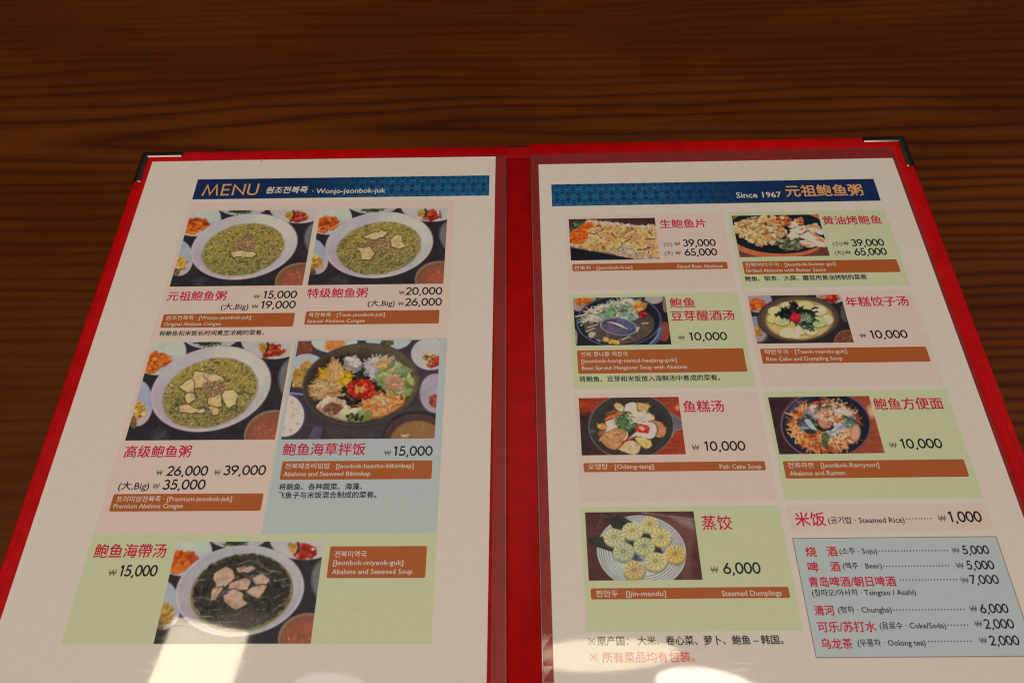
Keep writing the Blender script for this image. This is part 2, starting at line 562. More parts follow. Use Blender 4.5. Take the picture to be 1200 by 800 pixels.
# ------------------------------------------------------------------ printed pictures: painted cell by cell into the print's own ink
class Picture:
    """A small flat print. Shapes are given on the axes of a slanted snapshot of it whose corners are `quad`."""

    def __init__(self, quad, w, h, seed, res=3.6):
        self.nx, self.ny = int(w * res), int(h * res)
        self.k = self.nx / 220.0
        src = [tuple(p) for p in quad]
        dst = [(0, 0), (self.nx, 0), (self.nx, self.ny), (0, self.ny)]
        A, B = [], []
        for (x, y), (u, v) in zip(src, dst):
            A += [[x, y, 1, 0, 0, 0, -u * x, -u * y], [0, 0, 0, x, y, 1, -v * x, -v * y]]
            B += [u, v]
        self.H = np.append(np.linalg.solve(np.array(A, float), np.array(B, float)), 1).reshape(3, 3)
        self.Y, self.X = np.mgrid[0:self.ny, 0:self.nx].astype(float)
        self.X += 0.5
        self.Y += 0.5
        self.img = np.zeros((self.ny, self.nx, 3))
        self.rng = np.random.default_rng(seed)

    def m(self, pts):
        p = np.c_[np.asarray(pts, float).reshape(-1, 2), np.ones(np.size(pts) // 2)] @ self.H.T
        return p[:, :2] / p[:, 2:]

    def noise(self, cell, cy=None, octaves=3):
        cy = cy or cell
        out = np.zeros((self.ny, self.nx)); amp = 1.0; tot = 0.0
        for _ in range(octaves):
            gx, gy = int(self.nx / cell) + 3, int(self.ny / cy) + 3
            g = self.rng.random((gy, gx))
            fx, fy = self.X / cell, self.Y / cy
            ix, iy = fx.astype(int), fy.astype(int)
            tx, ty = fx - ix, fy - iy
            tx, ty = tx * tx * (3 - 2 * tx), ty * ty * (3 - 2 * ty)
            out += amp * ((g[iy, ix] * (1 - tx) + g[iy, ix + 1] * tx) * (1 - ty) + (g[iy + 1, ix] * (1 - tx) + g[iy + 1, ix + 1] * tx) * ty)
            tot += amp
            amp *= 0.55
            cell = max(1.2, cell / 2); cy = max(1.2, cy / 2)
        return out / tot

    def fill(self, a, c, k=1.0):
        c = np.asarray(c, float)
        self.img += (a * k)[..., None] * (c - self.img)

    def base(self, c, var=6, cell=14):
        self.img[:] = c
        self.img += ((self.noise(cell) - 0.5) * 2 * var)[..., None]

    def ell_r(self, pts):
        """Normalised radius of the conic through the given boundary points."""
        p = self.m(pts)
        c = p.mean(0); s = np.abs(p - c).max()
        q = (p - c) / s
        D = np.c_[q[:, 0] ** 2, q[:, 0] * q[:, 1], q[:, 1] ** 2, q[:, 0], q[:, 1]]
        a, b, d, e, f = np.linalg.lstsq(D, np.ones(len(q)), rcond=None)[0]
        ctr = np.linalg.solve(np.array([[2 * a, b], [b, 2 * d]]), [-e, -f])
        k = 1 + a * ctr[0] ** 2 + b * ctr[0] * ctr[1] + d * ctr[1] ** 2
        x, y = (self.X - c[0]) / s - ctr[0], (self.Y - c[1]) / s - ctr[1]
        r = np.sqrt(np.maximum(0, (a * x * x + b * x * y + d * y * y) / k))
        self.size = s
        return r

    def rad(self, c, rx, ry, rot=0.0):
        """Normalised radius of an oval given on the snapshot's axes."""
        cr, sr = math.cos(math.radians(rot)), math.sin(math.radians(rot))
        pts = [(c[0] + rx * math.cos(t) * cr - ry * math.sin(t) * sr, c[1] + rx * math.cos(t) * sr + ry * math.sin(t) * cr) for t in np.linspace(0, 2 * math.pi, 9)[:-1]]
        return self.ell_r(pts)

    def disc(self, r, lim=1.0, soft=1.3):
        w = soft / max(2.0, self.size)
        return np.clip((lim - r) / w + 0.5, 0, 1)

    def oval(self, c, rx, ry, col, rot=0.0, soft=1.3, k=1.0):
        a = self.disc(self.rad(c, rx, ry, rot), 1.0, soft)
        self.fill(a, col, k)
        return a

    def inside(self, P):
        n = len(P); ins = np.zeros(self.X.shape, bool)
        for i in range(n):
            (x0, y0), (x1, y1) = P[i - 1], P[i]
            if y0 == y1:
                continue
            c = ((y0 > self.Y) != (y1 > self.Y)) & (self.X < (x1 - x0) * (self.Y - y0) / (y1 - y0) + x0)
            ins ^= c
        return ins

    def dist(self, P, closed=True):
        d = np.full(self.X.shape, 1e9)
        n = len(P)
        for i in range(0 if closed else 1, n):
            (x0, y0), (x1, y1) = P[i - 1], P[i]
            dx, dy = x1 - x0, y1 - y0
            t = np.clip(((self.X - x0) * dx + (self.Y - y0) * dy) / (dx * dx + dy * dy + 1e-9), 0, 1)
            d = np.minimum(d, np.hypot(self.X - x0 - t * dx, self.Y - y0 - t * dy))
        return d

    def poly(self, pts, col, edge=None, ew=1.2, k=1.0, var=10, smooth=True, soft=1.0):
        P = self.m(pts)
        if smooth:
            Q = []
            n = len(P)
            for i in range(n):
                a, b, c, d = P[i - 1], P[i], P[(i + 1) % n], P[(i + 2) % n]
                for t in (0, .33, .66):
                    Q.append(0.5 * (2 * b + (c - a) * t + (2 * a - 5 * b + 4 * c - d) * t * t + (3 * b - a - 3 * c + d) * t ** 3))
            P = np.array(Q)
        d = self.dist(P)
        sd = np.where(self.inside(P), d, -d)
        if edge is not None:
            self.fill(np.clip((sd + ew) / soft + .5, 0, 1), edge, k)
        a = np.clip(sd / soft + .5, 0, 1)
        cc = np.asarray(col, float) + ((self.noise(7) - .5) * 2 * var)[..., None]
        self.fill(a, cc, k)
        return a

    def dab(self, x, y, rx, ry, ang, col, k=1.0, soft=0.9, shade=0.0):
        """One small oval of food in cell units, optionally lit from above."""
        R = max(rx, ry) + 2
        i0, i1, j0, j1 = int(max(0, y - R)), int(min(self.ny, y + R + 1)), int(max(0, x - R)), int(min(self.nx, x + R + 1))
        if i1 <= i0 or j1 <= j0:
            return
        X, Y = self.X[i0:i1, j0:j1] - x, self.Y[i0:i1, j0:j1] - y
        c, s = math.cos(ang), math.sin(ang)
        r = np.hypot((X * c + Y * s) / rx, (-X * s + Y * c) / ry)
        a = np.clip((1 - r) * min(rx, ry) / soft + .5, 0, 1) * k
        col = np.asarray(col, float) - (shade * Y / R)[..., None]
        self.img[i0:i1, j0:j1] += a[..., None] * (col - self.img[i0:i1, j0:j1])

    def bits(self, mask, n, rx, ry, cols, jit=14, k=0.9, ang=None, shade=0.0, rim=None):
        """n small pieces strewn over a mask."""
        ok = np.argwhere(mask > 0.55)
        if len(ok) == 0:
            return
        for q in self.rng.integers(0, len(ok), int(n * 1.5)):
            y, x = ok[q] + self.rng.random(2)
            c = np.asarray(cols[self.rng.integers(len(cols))], float) + self.rng.normal(0, jit) * np.array([1, .95, .8])
            f = self.rng.uniform(.5, 1.25) * self.k * .85
            c = c * self.rng.uniform(.82, 1.10)
            a = self.rng.uniform(0, math.pi) if ang is None else self.rng.normal(ang[0], ang[1])
            if rim is not None:
                self.dab(x + .5, y + .8, rx * f + .8, ry * f + .8, a, rim, .5)
            self.dab(x, y, rx * f, ry * f, a, c, k, shade=shade)

    def strand(self, P, w, col, k=.9):
        x0, x1 = P[:, 0].min() - w - 1, P[:, 0].max() + w + 1
        y0, y1 = P[:, 1].min() - w - 1, P[:, 1].max() + w + 1
        i0, i1, j0, j1 = int(max(0, y0)), int(min(self.ny, y1 + 1)), int(max(0, x0)), int(min(self.nx, x1 + 1))
        if i1 <= i0 or j1 <= j0:
            return
        X, Y = self.X[i0:i1, j0:j1], self.Y[i0:i1, j0:j1]
        d = np.full(X.shape, 1e9)
        for (a, b), (c, e) in zip(P[:-1], P[1:]):
            dx, dy = c - a, e - b
            t = np.clip(((X - a) * dx + (Y - b) * dy) / (dx * dx + dy * dy + 1e-9), 0, 1)
            d = np.minimum(d, np.hypot(X - a - t * dx, Y - b - t * dy))
        al = np.clip(w / 2 - d + .5, 0, 1) * k
        self.img[i0:i1, j0:j1] += al[..., None] * (np.asarray(col, float) - self.img[i0:i1, j0:j1])

    def strands(self, mask, n, length, w, cols, ang=0.0, spread=.6, curl=.5, jit=14, k=.85, clip=False):
        keep = self.img.copy() if clip else None
        ok = np.argwhere(mask > 0.55)
        if len(ok) == 0:
            return
        for q in self.rng.integers(0, len(ok), n):
            y, x = ok[q].astype(float)
            a = self.rng.normal(ang, spread); c = self.rng.normal(0, curl)
            L = length * self.k * self.rng.uniform(.6, 1.3)
            t = np.linspace(-.5, .5, 6)
            P = np.c_[x + L * t * np.cos(a + c * t), y + L * t * np.sin(a + c * t)]
            col = (np.asarray(cols[self.rng.integers(len(cols))], float) + self.rng.normal(0, jit)) * self.rng.uniform(.72, 1.08)
            self.strand(P, w * self.k, col, k)
        if clip:
            self.img = keep + mask[..., None] * (self.img - keep)

    def line(self, pts, w, col, k=1.0):
        self.strand(self.m(pts), w * self.k, col, k)

    def pile(self, c, rx, ry, cols, n, bx, by, kind='bits', ang=0., spread=.8, curl=.6, base=None, irr=.35, rim=None, shade=0.0, rot=0.0):
        """A heap: an uneven base patch, then pieces or strands over it."""
        r = self.rad(c, rx, ry, rot) + (self.noise(9) - .5) * irr
        a = self.disc(r)
        if base is not None:
            self.fill(a, base)
        if kind == 'bits':
            if rim is None and base is not None and n > 14:
                rim = tuple(.55 * q for q in base)
            self.bits(a, n, bx, by, cols, rim=rim, shade=shade)
        else:
            self.strands(a, n, bx, by, cols, ang, spread, curl)
        return a

    def build(self, name, parent, u0, v0, u1, v1, z, label=None):
        lum = np.clip(self.img.mean(-1) / 150, 0, 1)
        g = 1 + (self.noise(3.2, None, 2) - .5) * (.34 - .26 * lum) + (self.noise(22) - .5) * .10
        img = np.clip(self.img * g[..., None], 2, 250)
        # the soft dot of the offset print
        f = (img + np.roll(img, 1, 0) + np.roll(img, -1, 0) + np.roll(img, 1, 1) + np.roll(img, -1, 1)) / 5
        f[0], f[-1], f[:, 0], f[:, -1] = img[0], img[-1], img[:, 0], img[:, -1]
        img = f + self.rng.normal(0, 2.2, f.shape[:2])[..., None]
        al = np.clip((lin(np.clip(img, 0, 255)) - 0.004) / ILL, 0.004, 0.85)
        nx, ny = self.nx, self.ny
        gx, gy = np.meshgrid(np.linspace(u0, u1, nx), np.linspace(v1, v0, ny))
        co = np.stack([gx, gy, np.full_like(gx, z)], -1).reshape(-1, 3) * MM
        i = np.arange(nx * ny).reshape(ny, nx)
        q = np.stack([i[1:, :-1], i[1:, 1:], i[:-1, 1:], i[:-1, :-1]], -1).reshape(-1, 4)
        me = bpy.data.meshes.new(name)
        me.vertices.add(len(co)); me.vertices.foreach_set('co', co.astype(np.float32).ravel())
        me.loops.add(q.size); me.loops.foreach_set('vertex_index', q.astype(np.int32).ravel())
        me.polygons.add(len(q)); me.polygons.foreach_set('loop_start', np.arange(0, q.size, 4, dtype=np.int32))
        me.update(calc_edges=True)
        at = me.color_attributes.new('ink', 'FLOAT_COLOR', 'POINT')
        at.data.foreach_set('color', np.c_[al.reshape(-1, 3), np.ones(nx * ny)].astype(np.float32).ravel())
        o = link(name, me, picture_mat(), parent)
        if label:
            o['label'] = label
        return o


SQ = [(212, 48), (1187, 30), (1063, 723), (12, 730)]
BOWL = [(690, 72), (900, 110), (1038, 270), (1000, 420), (850, 570), (520, 678), (300, 600), (188, 440), (250, 270), (420, 140)]
FOOD = [(680, 160), (850, 200), (930, 330), (880, 470), (720, 590), (530, 645), (380, 590), (280, 450), (330, 330), (480, 210)]


def side_dishes(p):
    p.base((40, 35, 37), 7)
    a = p.oval((235, 110), 205, 165, (158, 158, 184), 0)
    p.fill(a * p.noise(30), (178, 178, 204), .3)
    p.oval((290, 190), 120, 60, (150, 140, 155), k=.6, soft=8)
    a = p.pile((245, 165), 88, 48, [(196, 88, 25), (210, 110, 40), (165, 60, 20)], 26, 6, 4, base=(185, 80, 24), shade=22)
    p.pile((200, 230), 46, 30, [(200, 105, 35), (180, 78, 28)], 12, 5, 3.5, base=(190, 92, 30), shade=22)
    p.bits(p.disc(p.rad((285, 80), 45, 14)), 5, 3, 1, [(215, 215, 225)])
    a = p.oval((90, 465), 118, 165, (140, 142, 172))
    p.fill(a * p.disc(p.rad((90, 590), 140, 100), 1, 20), (165, 140, 125), .8)
    p.pile((112, 515), 44, 55, [(195, 145, 62), (172, 115, 48), (205, 165, 95)], 24, 4, 3, base=(188, 138, 60), shade=16)
    p.pile((70, 600), 26, 34, [(110, 75, 45), (90, 70, 50)], 10, 3, 2, base=(110, 80, 55))
    a = p.oval((610, 5), 195, 88, (150, 143, 138))
    p.strands(p.disc(p.rad((605, 50), 85, 22)), 26, 14, 2, [(45, 62, 35), (75, 85, 50), (30, 42, 28)], 0, .4)
    a = p.oval((1045, 30), 222, 128, (158, 149, 140))
    p.fill(a * p.noise(26), (178, 170, 162), .4)
    p.pile((1048, 98), 76, 44, [(172, 52, 34), (150, 32, 25), (190, 84, 55)], 34, 5, 3, base=(158, 44, 30), shade=14)
    p.pile((978, 82), 32, 30, [(172, 128, 62), (150, 100, 45)], 8, 4, 3, base=(165, 120, 58))
    p.line([(1008, 45), (1015, 75), (1000, 110)], 3, (40, 35, 30))
    p.bits(p.disc(p.rad((1105, 80), 20, 18)), 3, 2.5, 1.4, [(210, 195, 180)])
    p.oval((1200, 300), 118, 155, (74, 69, 66)); p.oval((1203, 300), 108, 145, (96, 91, 86))
    p.oval((1065, 705), 222, 192, (118, 95, 76)); p.oval((1065, 712), 210, 182, (112, 68, 47))
    a = p.disc(p.rad((1030, 690), 120, 110), 1, 25)
    p.fill(a * p.noise(16), (165, 75, 58), .8)
    p.bits(a, 12, 2.2, 1.1, [(176, 104, 80), (150, 66, 48)])
    p.fill(p.disc(p.rad((260, 690), 55, 45), 1, 14) * p.noise(8), (85, 80, 90), .7)


def white_bowl(p, outer, lip=(150, 122, 118), wall=(160, 148, 156), light=(180, 172, 196)):
    r = p.ell_r(outer)
    p.fill(p.disc(r, 1.0), lip)
    p.fill(p.disc(r, .985, 2), (178, 162, 164))
    p.fill(p.disc(r, .965, 3), wall)
    g = p.disc(p.rad((870, 190), 240, 170), 1, 60) * p.disc(r, .965)
    p.fill(g, light, .75)
    g = p.disc(p.rad((300, 520), 200, 170), 1, 60) * p.disc(r, .965)
    p.fill(g, (152, 128, 128), .6)
    p.img += ((p.noise(9) - .5) * 5 * p.disc(r))[..., None]


def congee(p, food, quad_ofs=(0, 0), warm=1.0):
    r = p.ell_r(food) + (p.noise(10) - .5) * .05
    p.fill(p.disc(r, 1.04, 4), (120, 98, 45), .7)
    a = p.disc(r)
    p.fill(a, (132, 113, 60))
    n = p.noise(30)
    p.fill(a * np.clip(n * 2.2 - .9, 0, 1), (154, 128, 58), .9)
    p.fill(a * np.clip(p.noise(26) * 2.4 - 1.2, 0, 1), (84, 82, 46), .85)
    p.bits(a, 420, 2.6, 1.6, [(74, 68, 34), (54, 54, 34), (92, 82, 40)], 8, .8)
    p.bits(a, 950, 2.0, 1.2, [(174, 146, 72), (190, 164, 98), (158, 132, 66), (142, 124, 76), (188, 168, 122)], 9, .8, rim=(96, 84, 48))
    up = a * np.clip(1.1 - p.Y / p.ny * 1.5, 0, 1)
    p.fill(up, (170, 136, 40), .28)
    dn = a * np.clip(p.Y / p.ny * 1.6 - .75, 0, 1)
    p.fill(dn, (92, 88, 50), .30)
    p.bits(a, 60, 3.2, 1.2, [(50, 52, 34), (62, 62, 38)], 6, .8)
    p.bits(a, 24, 1.0, .7, [(200, 188, 156)], 8, .9)
    return a


def sesame(p, c, rx, ry):
    a = p.disc(p.rad(c, rx, ry) + (p.noise(8) - .5) * .6)
    p.bits(a, 200, 1.7, 1.1, [(172, 132, 96), (146, 104, 70), (196, 162, 124), (122, 84, 56)], 10, .9, rim=(92, 70, 42))


def torn(p, pts, col):
    P = []
    for i, (x, y) in enumerate(pts):         # torn, slightly jagged outline
        x2, y2 = pts[(i + 1) % len(pts)]
        P.append((x, y))
        d = math.hypot(x2 - x, y2 - y)
        for t in (.33, .66):
            P.append((x + (x2 - x) * t + p.rng.normal(0, .06) * d, y + (y2 - y) * t + p.rng.normal(0, .06) * d))
    p.poly([(x + 5, y + 7) for x, y in P], (42, 38, 28), k=.8, smooth=False, soft=2.5)
    a = p.poly(P, col, edge=tuple(.27 * c for c in col), ew=1.25 * p.k, var=24, smooth=False)
    p.bits(a, 8, 6, 1.2, [tuple(.8 * c for c in col), tuple(1.08 * c for c in col)], 6, .5)
    return a


def slice_(p, pts, col=(184, 153, 106)):
    a = torn(p, pts, col)
    p.bits(a, 10, 5, 1.2, [(205, 172, 112), (170, 134, 78)], 6, .5)


def paint_original(w, h):
    p = Picture(SQ, w, h, 11)
    side_dishes(p)
    white_bowl(p, BOWL)
    p2 = Picture([(195, 55), (1168, 33), (1060, 632), (20, 655)], w, h, 12)
    p2.img = p.img
    congee(p2, [(640, 155), (800, 180), (915, 300), (860, 420), (700, 520), (500, 562), (360, 520), (285, 420), (320, 320), (440, 210)])
    sesame(p2, (622, 310), 78, 74)
    slice_(p2, [(495, 378), (560, 366), (640, 376), (692, 376), (702, 398), (660, 416), (560, 410), (520, 416), (512, 398)])
    for q in ((650, 190), (760, 185), (720, 310), (590, 455)):
        p2.line([(q[0] - 25, q[1] + 4), (q[0], q[1] - 4), (q[0] + 24, q[1] + 6)], 2.4, (58, 58, 36), .6)
    return p2


def paint_special(w, h):
    p = Picture(SQ, w, h, 21)
    side_dishes(p)
    white_bowl(p, BOWL)
    p2 = Picture([(143, 45), (1167, 38), (1125, 637), (38, 657)], w, h, 22)
    p2.img = p.img
    congee(p2, [(640, 155), (820, 185), (945, 290), (900, 420), (740, 530), (540, 565), (390, 520), (285, 410), (320, 300), (450, 205)])
    sesame(p2, (625, 335), 95, 62)
    slice_(p2, [(486, 265), (560, 240), (620, 232), (640, 212), (682, 240), (650, 272), (560, 292)])
    slice_(p2, [(712, 285), (760, 250), (800, 262), (802, 310), (832, 338), (780, 366), (716, 345)])
    slice_(p2, [(440, 345), (500, 362), (540, 345), (584, 400), (550, 446), (480, 450), (470, 400)])
    for q in ((400, 265), (320, 330), (780, 485), (690, 440), (520, 490)):
        p2.line([(q[0] - 26, q[1] + 10), (q[0], q[1]), (q[0] + 26, q[1] - 8)], 2.6, (58, 58, 36), .6)
    return p2


def paint_premium(w, h):
    p = Picture(SQ, w, h, 31)
    side_dishes(p)
    white_bowl(p, BOWL)
    congee(p, FOOD)
    for q in ([(500, 245), (620, 275), (590, 330), (545, 360), (495, 365), (485, 300)], [(560, 275), (640, 260), (705, 300), (690, 325), (600, 320)],
              [(385, 355), (470, 300), (495, 320), (490, 380), (505, 440), (450, 475), (430, 420), (440, 385)], [(690, 370), (760, 375), (805, 415), (780, 480), (720, 495), (695, 440)],
              [(595, 425), (680, 405), (690, 490), (640, 490), (590, 470)], [(385, 490), (440, 475), (500, 505), (570, 500), (560, 535), (480, 540), (400, 530)],
              [(600, 490), (660, 500), (665, 545), (620, 550)]):
        slice_(p, q)
    sesame(p, (632, 360), 80, 52)
    for q in ((850, 390), (560, 500), (760, 510), (470, 390)):
        p.line([(q[0] - 34, q[1] + 12), (q[0], q[1]), (q[0] + 40, q[1] + 16)], 3.2, (54, 56, 36), .65)
    return p


def paint_seaweed_soup(w, h):
    p = Picture(SQ, w, h, 51)
    side_dishes(p)
    p = _same(p, [(172, 37), (1185, 37), (1093, 745), (13, 740)], w, h, 52)
    white_bowl(p, [(650, 75), (850, 100), (1000, 200), (1050, 330), (1000, 480), (860, 610), (600, 700), (330, 640), (180, 480), (170, 370), (230, 230), (400, 110)],
               (138, 128, 128), (146, 138, 138), (162, 156, 158))
    a = p.disc(p.ell_r([(610, 122), (800, 145), (930, 240), (975, 370), (900, 530), (740, 630), (540, 665), (360, 590), (270, 440), (300, 290), (430, 185)]))
    p.fill(a, (112, 98, 62))
    a = p.disc(p.ell_r([(610, 125), (800, 150), (920, 250), (960, 390), (880, 530), (740, 610), (540, 640), (380, 580), (290, 430), (320, 290), (430, 190)]) + (p.noise(7) - .5) * .12)
    p.fill(a, (50, 45, 40))
    p.strands(a, 240, 20, 2.6, [(50, 44, 39), (32, 28, 26), (58, 52, 46), (44, 40, 34)], .4, .9, 1.0, 5, .7, clip=True)
    p.fill(a * p.disc(p.rad((640, 600), 240, 90), 1, 40), (84, 74, 66), .55)
    p.strands(a, 34, 9, 1.0, [(122, 112, 100), (100, 92, 82)], .5, .8, 1.2, clip=True)
    p.bits(a, 70, 1.1, .8, [(150, 140, 128), (120, 110, 100)])
    for q in ([(430, 255), (510, 210), (560, 240), (570, 290), (530, 330), (490, 350), (440, 350)], [(580, 220), (690, 205), (710, 230), (660, 255), (590, 245)],
              [(690, 290), (760, 260), (810, 300), (790, 330), (720, 335)], [(540, 325), (640, 290), (680, 310), (660, 370), (600, 375), (530, 360)],
              [(420, 360), (490, 345), (470, 390), (440, 440), (405, 440)], [(490, 410), (560, 365), (620, 390), (630, 440), (660, 465), (620, 490), (560, 500), (500, 450)],
              [(650, 385), (700, 350), (790, 345), (770, 385), (735, 430), (690, 415)]):
        torn(p, q, (166, 132, 108))
    for q in ([(590, 195), (680, 168), (740, 190), (800, 240), (880, 250)], [(720, 245), (800, 265), (840, 240)], [(310, 305), (370, 300)], [(830, 520), (880, 480), (920, 465)], [(850, 310), (930, 295)], [(320, 420), (370, 425), (410, 445)], [(840, 430), (890, 400)]):
        p.line(q, 1.2, (140, 130, 120), .7)
    return p


def _same(p, quad, w, h, seed):
    q = Picture(quad, w, h, seed)
    q.img = p.img
    return q


def paint_bibimbap(w, h):
    p = Picture([(155, 45), (1172, 27), (1132, 738), (30, 757)], w, h, 41)
    p.base((56, 46, 48), 7)
    p.poly([(150, 40), (250, 40), (260, 130), (140, 150)], (108, 56, 40), smooth=False)
    p.oval((415, 55), 170, 85, (60, 50, 56)); p.oval((415, 50), 165, 80, (165, 160, 180))
    p.pile((425, 75), 80, 42, [(205, 125, 55), (190, 100, 40)], 52, 9, 1.53, 'strands', .2, .5, base=(196, 112, 48))
    p.oval((800, 25), 178, 95, (52, 46, 56)); p.oval((800, 20), 168, 88, (158, 156, 176))
    p.pile((790, 50), 42, 28, [(90, 95, 55), (140, 70, 45), (60, 70, 40)], 20, 3, 2, base=(100, 85, 55))
    p.oval((225, 265), 150, 130, (60, 52, 66)); a = p.oval((220, 262), 140, 125, (150, 150, 184))
    p.fill(a * p.disc(p.rad((190, 350), 150, 70), 1, 20), (160, 146, 150), .8)
    for c in ((148, 310), (215, 255)):
        p.pile(c, 36, 70, [(200, 160, 75), (185, 138, 58), (150, 105, 55)], 30, 4, 3, base=(196, 154, 74), irr=.1, shade=14)
    p.oval((60, 575), 155, 165, (58, 50, 66)); p.oval((50, 580), 148, 155, (182, 166, 152))
    p.bits(p.disc(p.rad((60, 580), 125, 130)), 160, 3, 1.6, [(196, 182, 166), (168, 150, 134), (205, 194, 180)], 6)
    p.line([(85, 420), (200, 430)], 3, (120, 120, 165))
    p.oval((1100, 140), 145, 125, (58, 44, 58)); a = p.oval((1100, 132), 138, 115, (160, 148, 148))
    p.fill(a * p.noise(30), (182, 172, 176), .5)
    p.pile((1125, 185), 58, 42, [(170, 50, 32), (190, 80, 45)], 26, 4, 3, base=(158, 46, 32), shade=14)
    p.pile((1090, 160), 32, 36, [(150, 105, 50), (60, 55, 35), (185, 140, 80)], 14, 4, 3, base=(130, 90, 48))
    p.oval((1130, 415), 115, 150, (70, 56, 60)); p.oval((1135, 412), 110, 140, (146, 130, 136))
    p.pile((1130, 465), 30, 45, [(140, 60, 50)], 10, 4, 3, base=(140, 66, 56))
    p.oval((1010, 740), 255, 200, (40, 30, 32)); p.oval((1010, 745), 240, 185, (66, 46, 46)); p.oval((1010, 755), 195, 145, (110, 76, 44))
    p.oval((1015, 752), 186, 134, (124, 86, 50), soft=6)
    p.bits(p.disc(p.rad((930, 720), 40, 20)), 4, 3, 1.5, [(170, 140, 110)])
    for k in range(7):
        p.line([(270 + 9 * k, 660 + 2 * k), (235 + 12 * k, 745)], 1.6, (92, 84, 116), .7)
    outer = [(620, 62), (850, 92), (990, 200), (1030, 330), (960, 480), (800, 600), (560, 662), (330, 600), (205, 450), (185, 350), (270, 190), (430, 100)]
    r = p.ell_r(outer)
    p.fill(p.disc(r, 1.0), (34, 30, 32)); p.fill(p.disc(r, .99), (98, 92, 88), .8); p.fill(p.disc(r, .975), (58, 50, 40))
    a = p.disc(r, .96)
    p.fill(a * p.disc(p.rad((760, 130), 330, 130), 1, 50), (84, 72, 52), .9)
    p.fill(a * p.disc(p.rad((960, 420), 120, 190), 1, 40), (88, 76, 48), .9)
    p.img += ((p.noise(5, 12) - .5) * 12 * a)[..., None]
    p.oval((590, 380), 330, 240, (34, 28, 26), soft=40, k=.75)
    before = p.img.copy()
    p.pile((500, 205), 90, 48, [(28, 36, 28), (44, 52, 38), (20, 26, 22)], 117, 9, 2.04, 'strands', 0, 1.2, 1.2, base=(26, 32, 27), irr=.6)
    p.pile((615, 245), 85, 55, [(28, 36, 28), (44, 52, 38), (20, 26, 22)], 117, 9, 2.04, 'strands', 0, 1.2, 1.2, base=(24, 30, 26), irr=.6)
    p.pile((545, 208), 56, 44, [(176, 168, 160), (150, 142, 134), (196, 188, 178)], 40, 8, 4, base=(164, 156, 148), irr=.5, shade=16)
    p.pile((568, 430), 140, 100, [(26, 22, 22), (40, 32, 30)], 160, 5, 3, base=(30, 25, 25), irr=.5)
    p.bits(p.disc(p.rad((560, 440), 150, 100)), 110, 1.2, 1.0, [(140, 108, 72), (110, 82, 56), (170, 135, 90)])
    p.pile((420, 300), 118, 62, [(206, 152, 28), (222, 172, 40), (180, 120, 20)], 117, 17, 1.87, 'strands', -.2, .7, .5, base=(190, 138, 26), irr=.5)
    p.pile((420, 245), 50, 62, [(212, 168, 112), (196, 146, 90)], 52, 14, 1.87, 'strands', 1.2, .5, .5, base=(202, 156, 100), irr=.5)
    p.pile((348, 395), 105, 68, [(196, 158, 104), (170, 128, 76), (212, 180, 130)], 130, 21, 2.04, 'strands', .2, .5, .6, base=(160, 120, 74), irr=.5)
    p.pile((755, 240), 110, 82, [(186, 176, 184), (160, 150, 160), (206, 198, 202)], 195, 14, 1.87, 'strands', .8, .9, 1.4, base=(160, 148, 156), irr=.5)
    p.pile((765, 205), 44, 36, [(206, 164, 112), (190, 146, 92)], 24, 5, 4, base=(200, 160, 108), shade=18)
    p.pile((870, 330), 112, 92, [(160, 164, 108), (128, 136, 78), (182, 182, 134), (100, 108, 62)], 70, 11, 6, base=(128, 140, 78), irr=.7, shade=18)
    p.pile((888, 245), 34, 42, [(160, 166, 122), (130, 140, 92)], 18, 7, 4, base=(138, 156, 92), irr=.6)
    p.pile((780, 310), 56, 52, [(136, 148, 82), (160, 168, 108)], 24, 9, 4, base=(136, 156, 80), irr=.6)
    p.pile((850, 345), 54, 46, [(200, 158, 122), (184, 140, 102)], 18, 8, 5, base=(192, 152, 116), irr=.5, shade=14)
    p.pile((765, 510), 145, 85, [(208, 118, 54), (222, 146, 84), (180, 88, 36), (214, 164, 112)], 221, 17, 2.04, 'strands', .1, .8, 1.0, base=(186, 102, 50), irr=.5)
    p.pile((745, 465), 62, 36, [(216, 168, 112), (206, 146, 88)], 33, 9, 2.55, 'strands', .3, .6, base=(208, 156, 100), irr=.5)
    p.pile((398, 545), 104, 80, [(204, 168, 138), (180, 140, 110), (220, 190, 160)], 60, 10, 6, base=(190, 154, 124), irr=.5, shade=20)
    p.pile((400, 525), 52, 34, [(124, 78, 54), (150, 100, 74)], 26, 6, 3, base=(132, 88, 64), irr=.5)
    p.pile((555, 585), 100, 50, [(176, 180, 118), (150, 158, 92), (196, 192, 150), (122, 132, 70)], 50, 9, 5, base=(160, 162, 104), irr=.6, shade=16)
    p.bits(p.disc(p.rad((560, 590), 60, 24)), 10, 3.4, 2.4, [(60, 56, 40), (44, 44, 34)])
    p.pile((612, 385), 90, 66, [(196, 36, 22), (170, 22, 18), (214, 66, 40)], 120, 4, 3, base=(182, 32, 20), irr=.4, shade=14)
    p.bits(p.disc(p.rad((597, 390), 40, 26)), 9, 4.2, 1.8, [(220, 176, 104), (206, 150, 80)], ang=(1.0, .5))
    bowl = p.disc(p.ell_r(outer), .90, 6)
    p.img = before + bowl[..., None] * (p.img * np.array([.93, .90, .88]) - before)
    return p


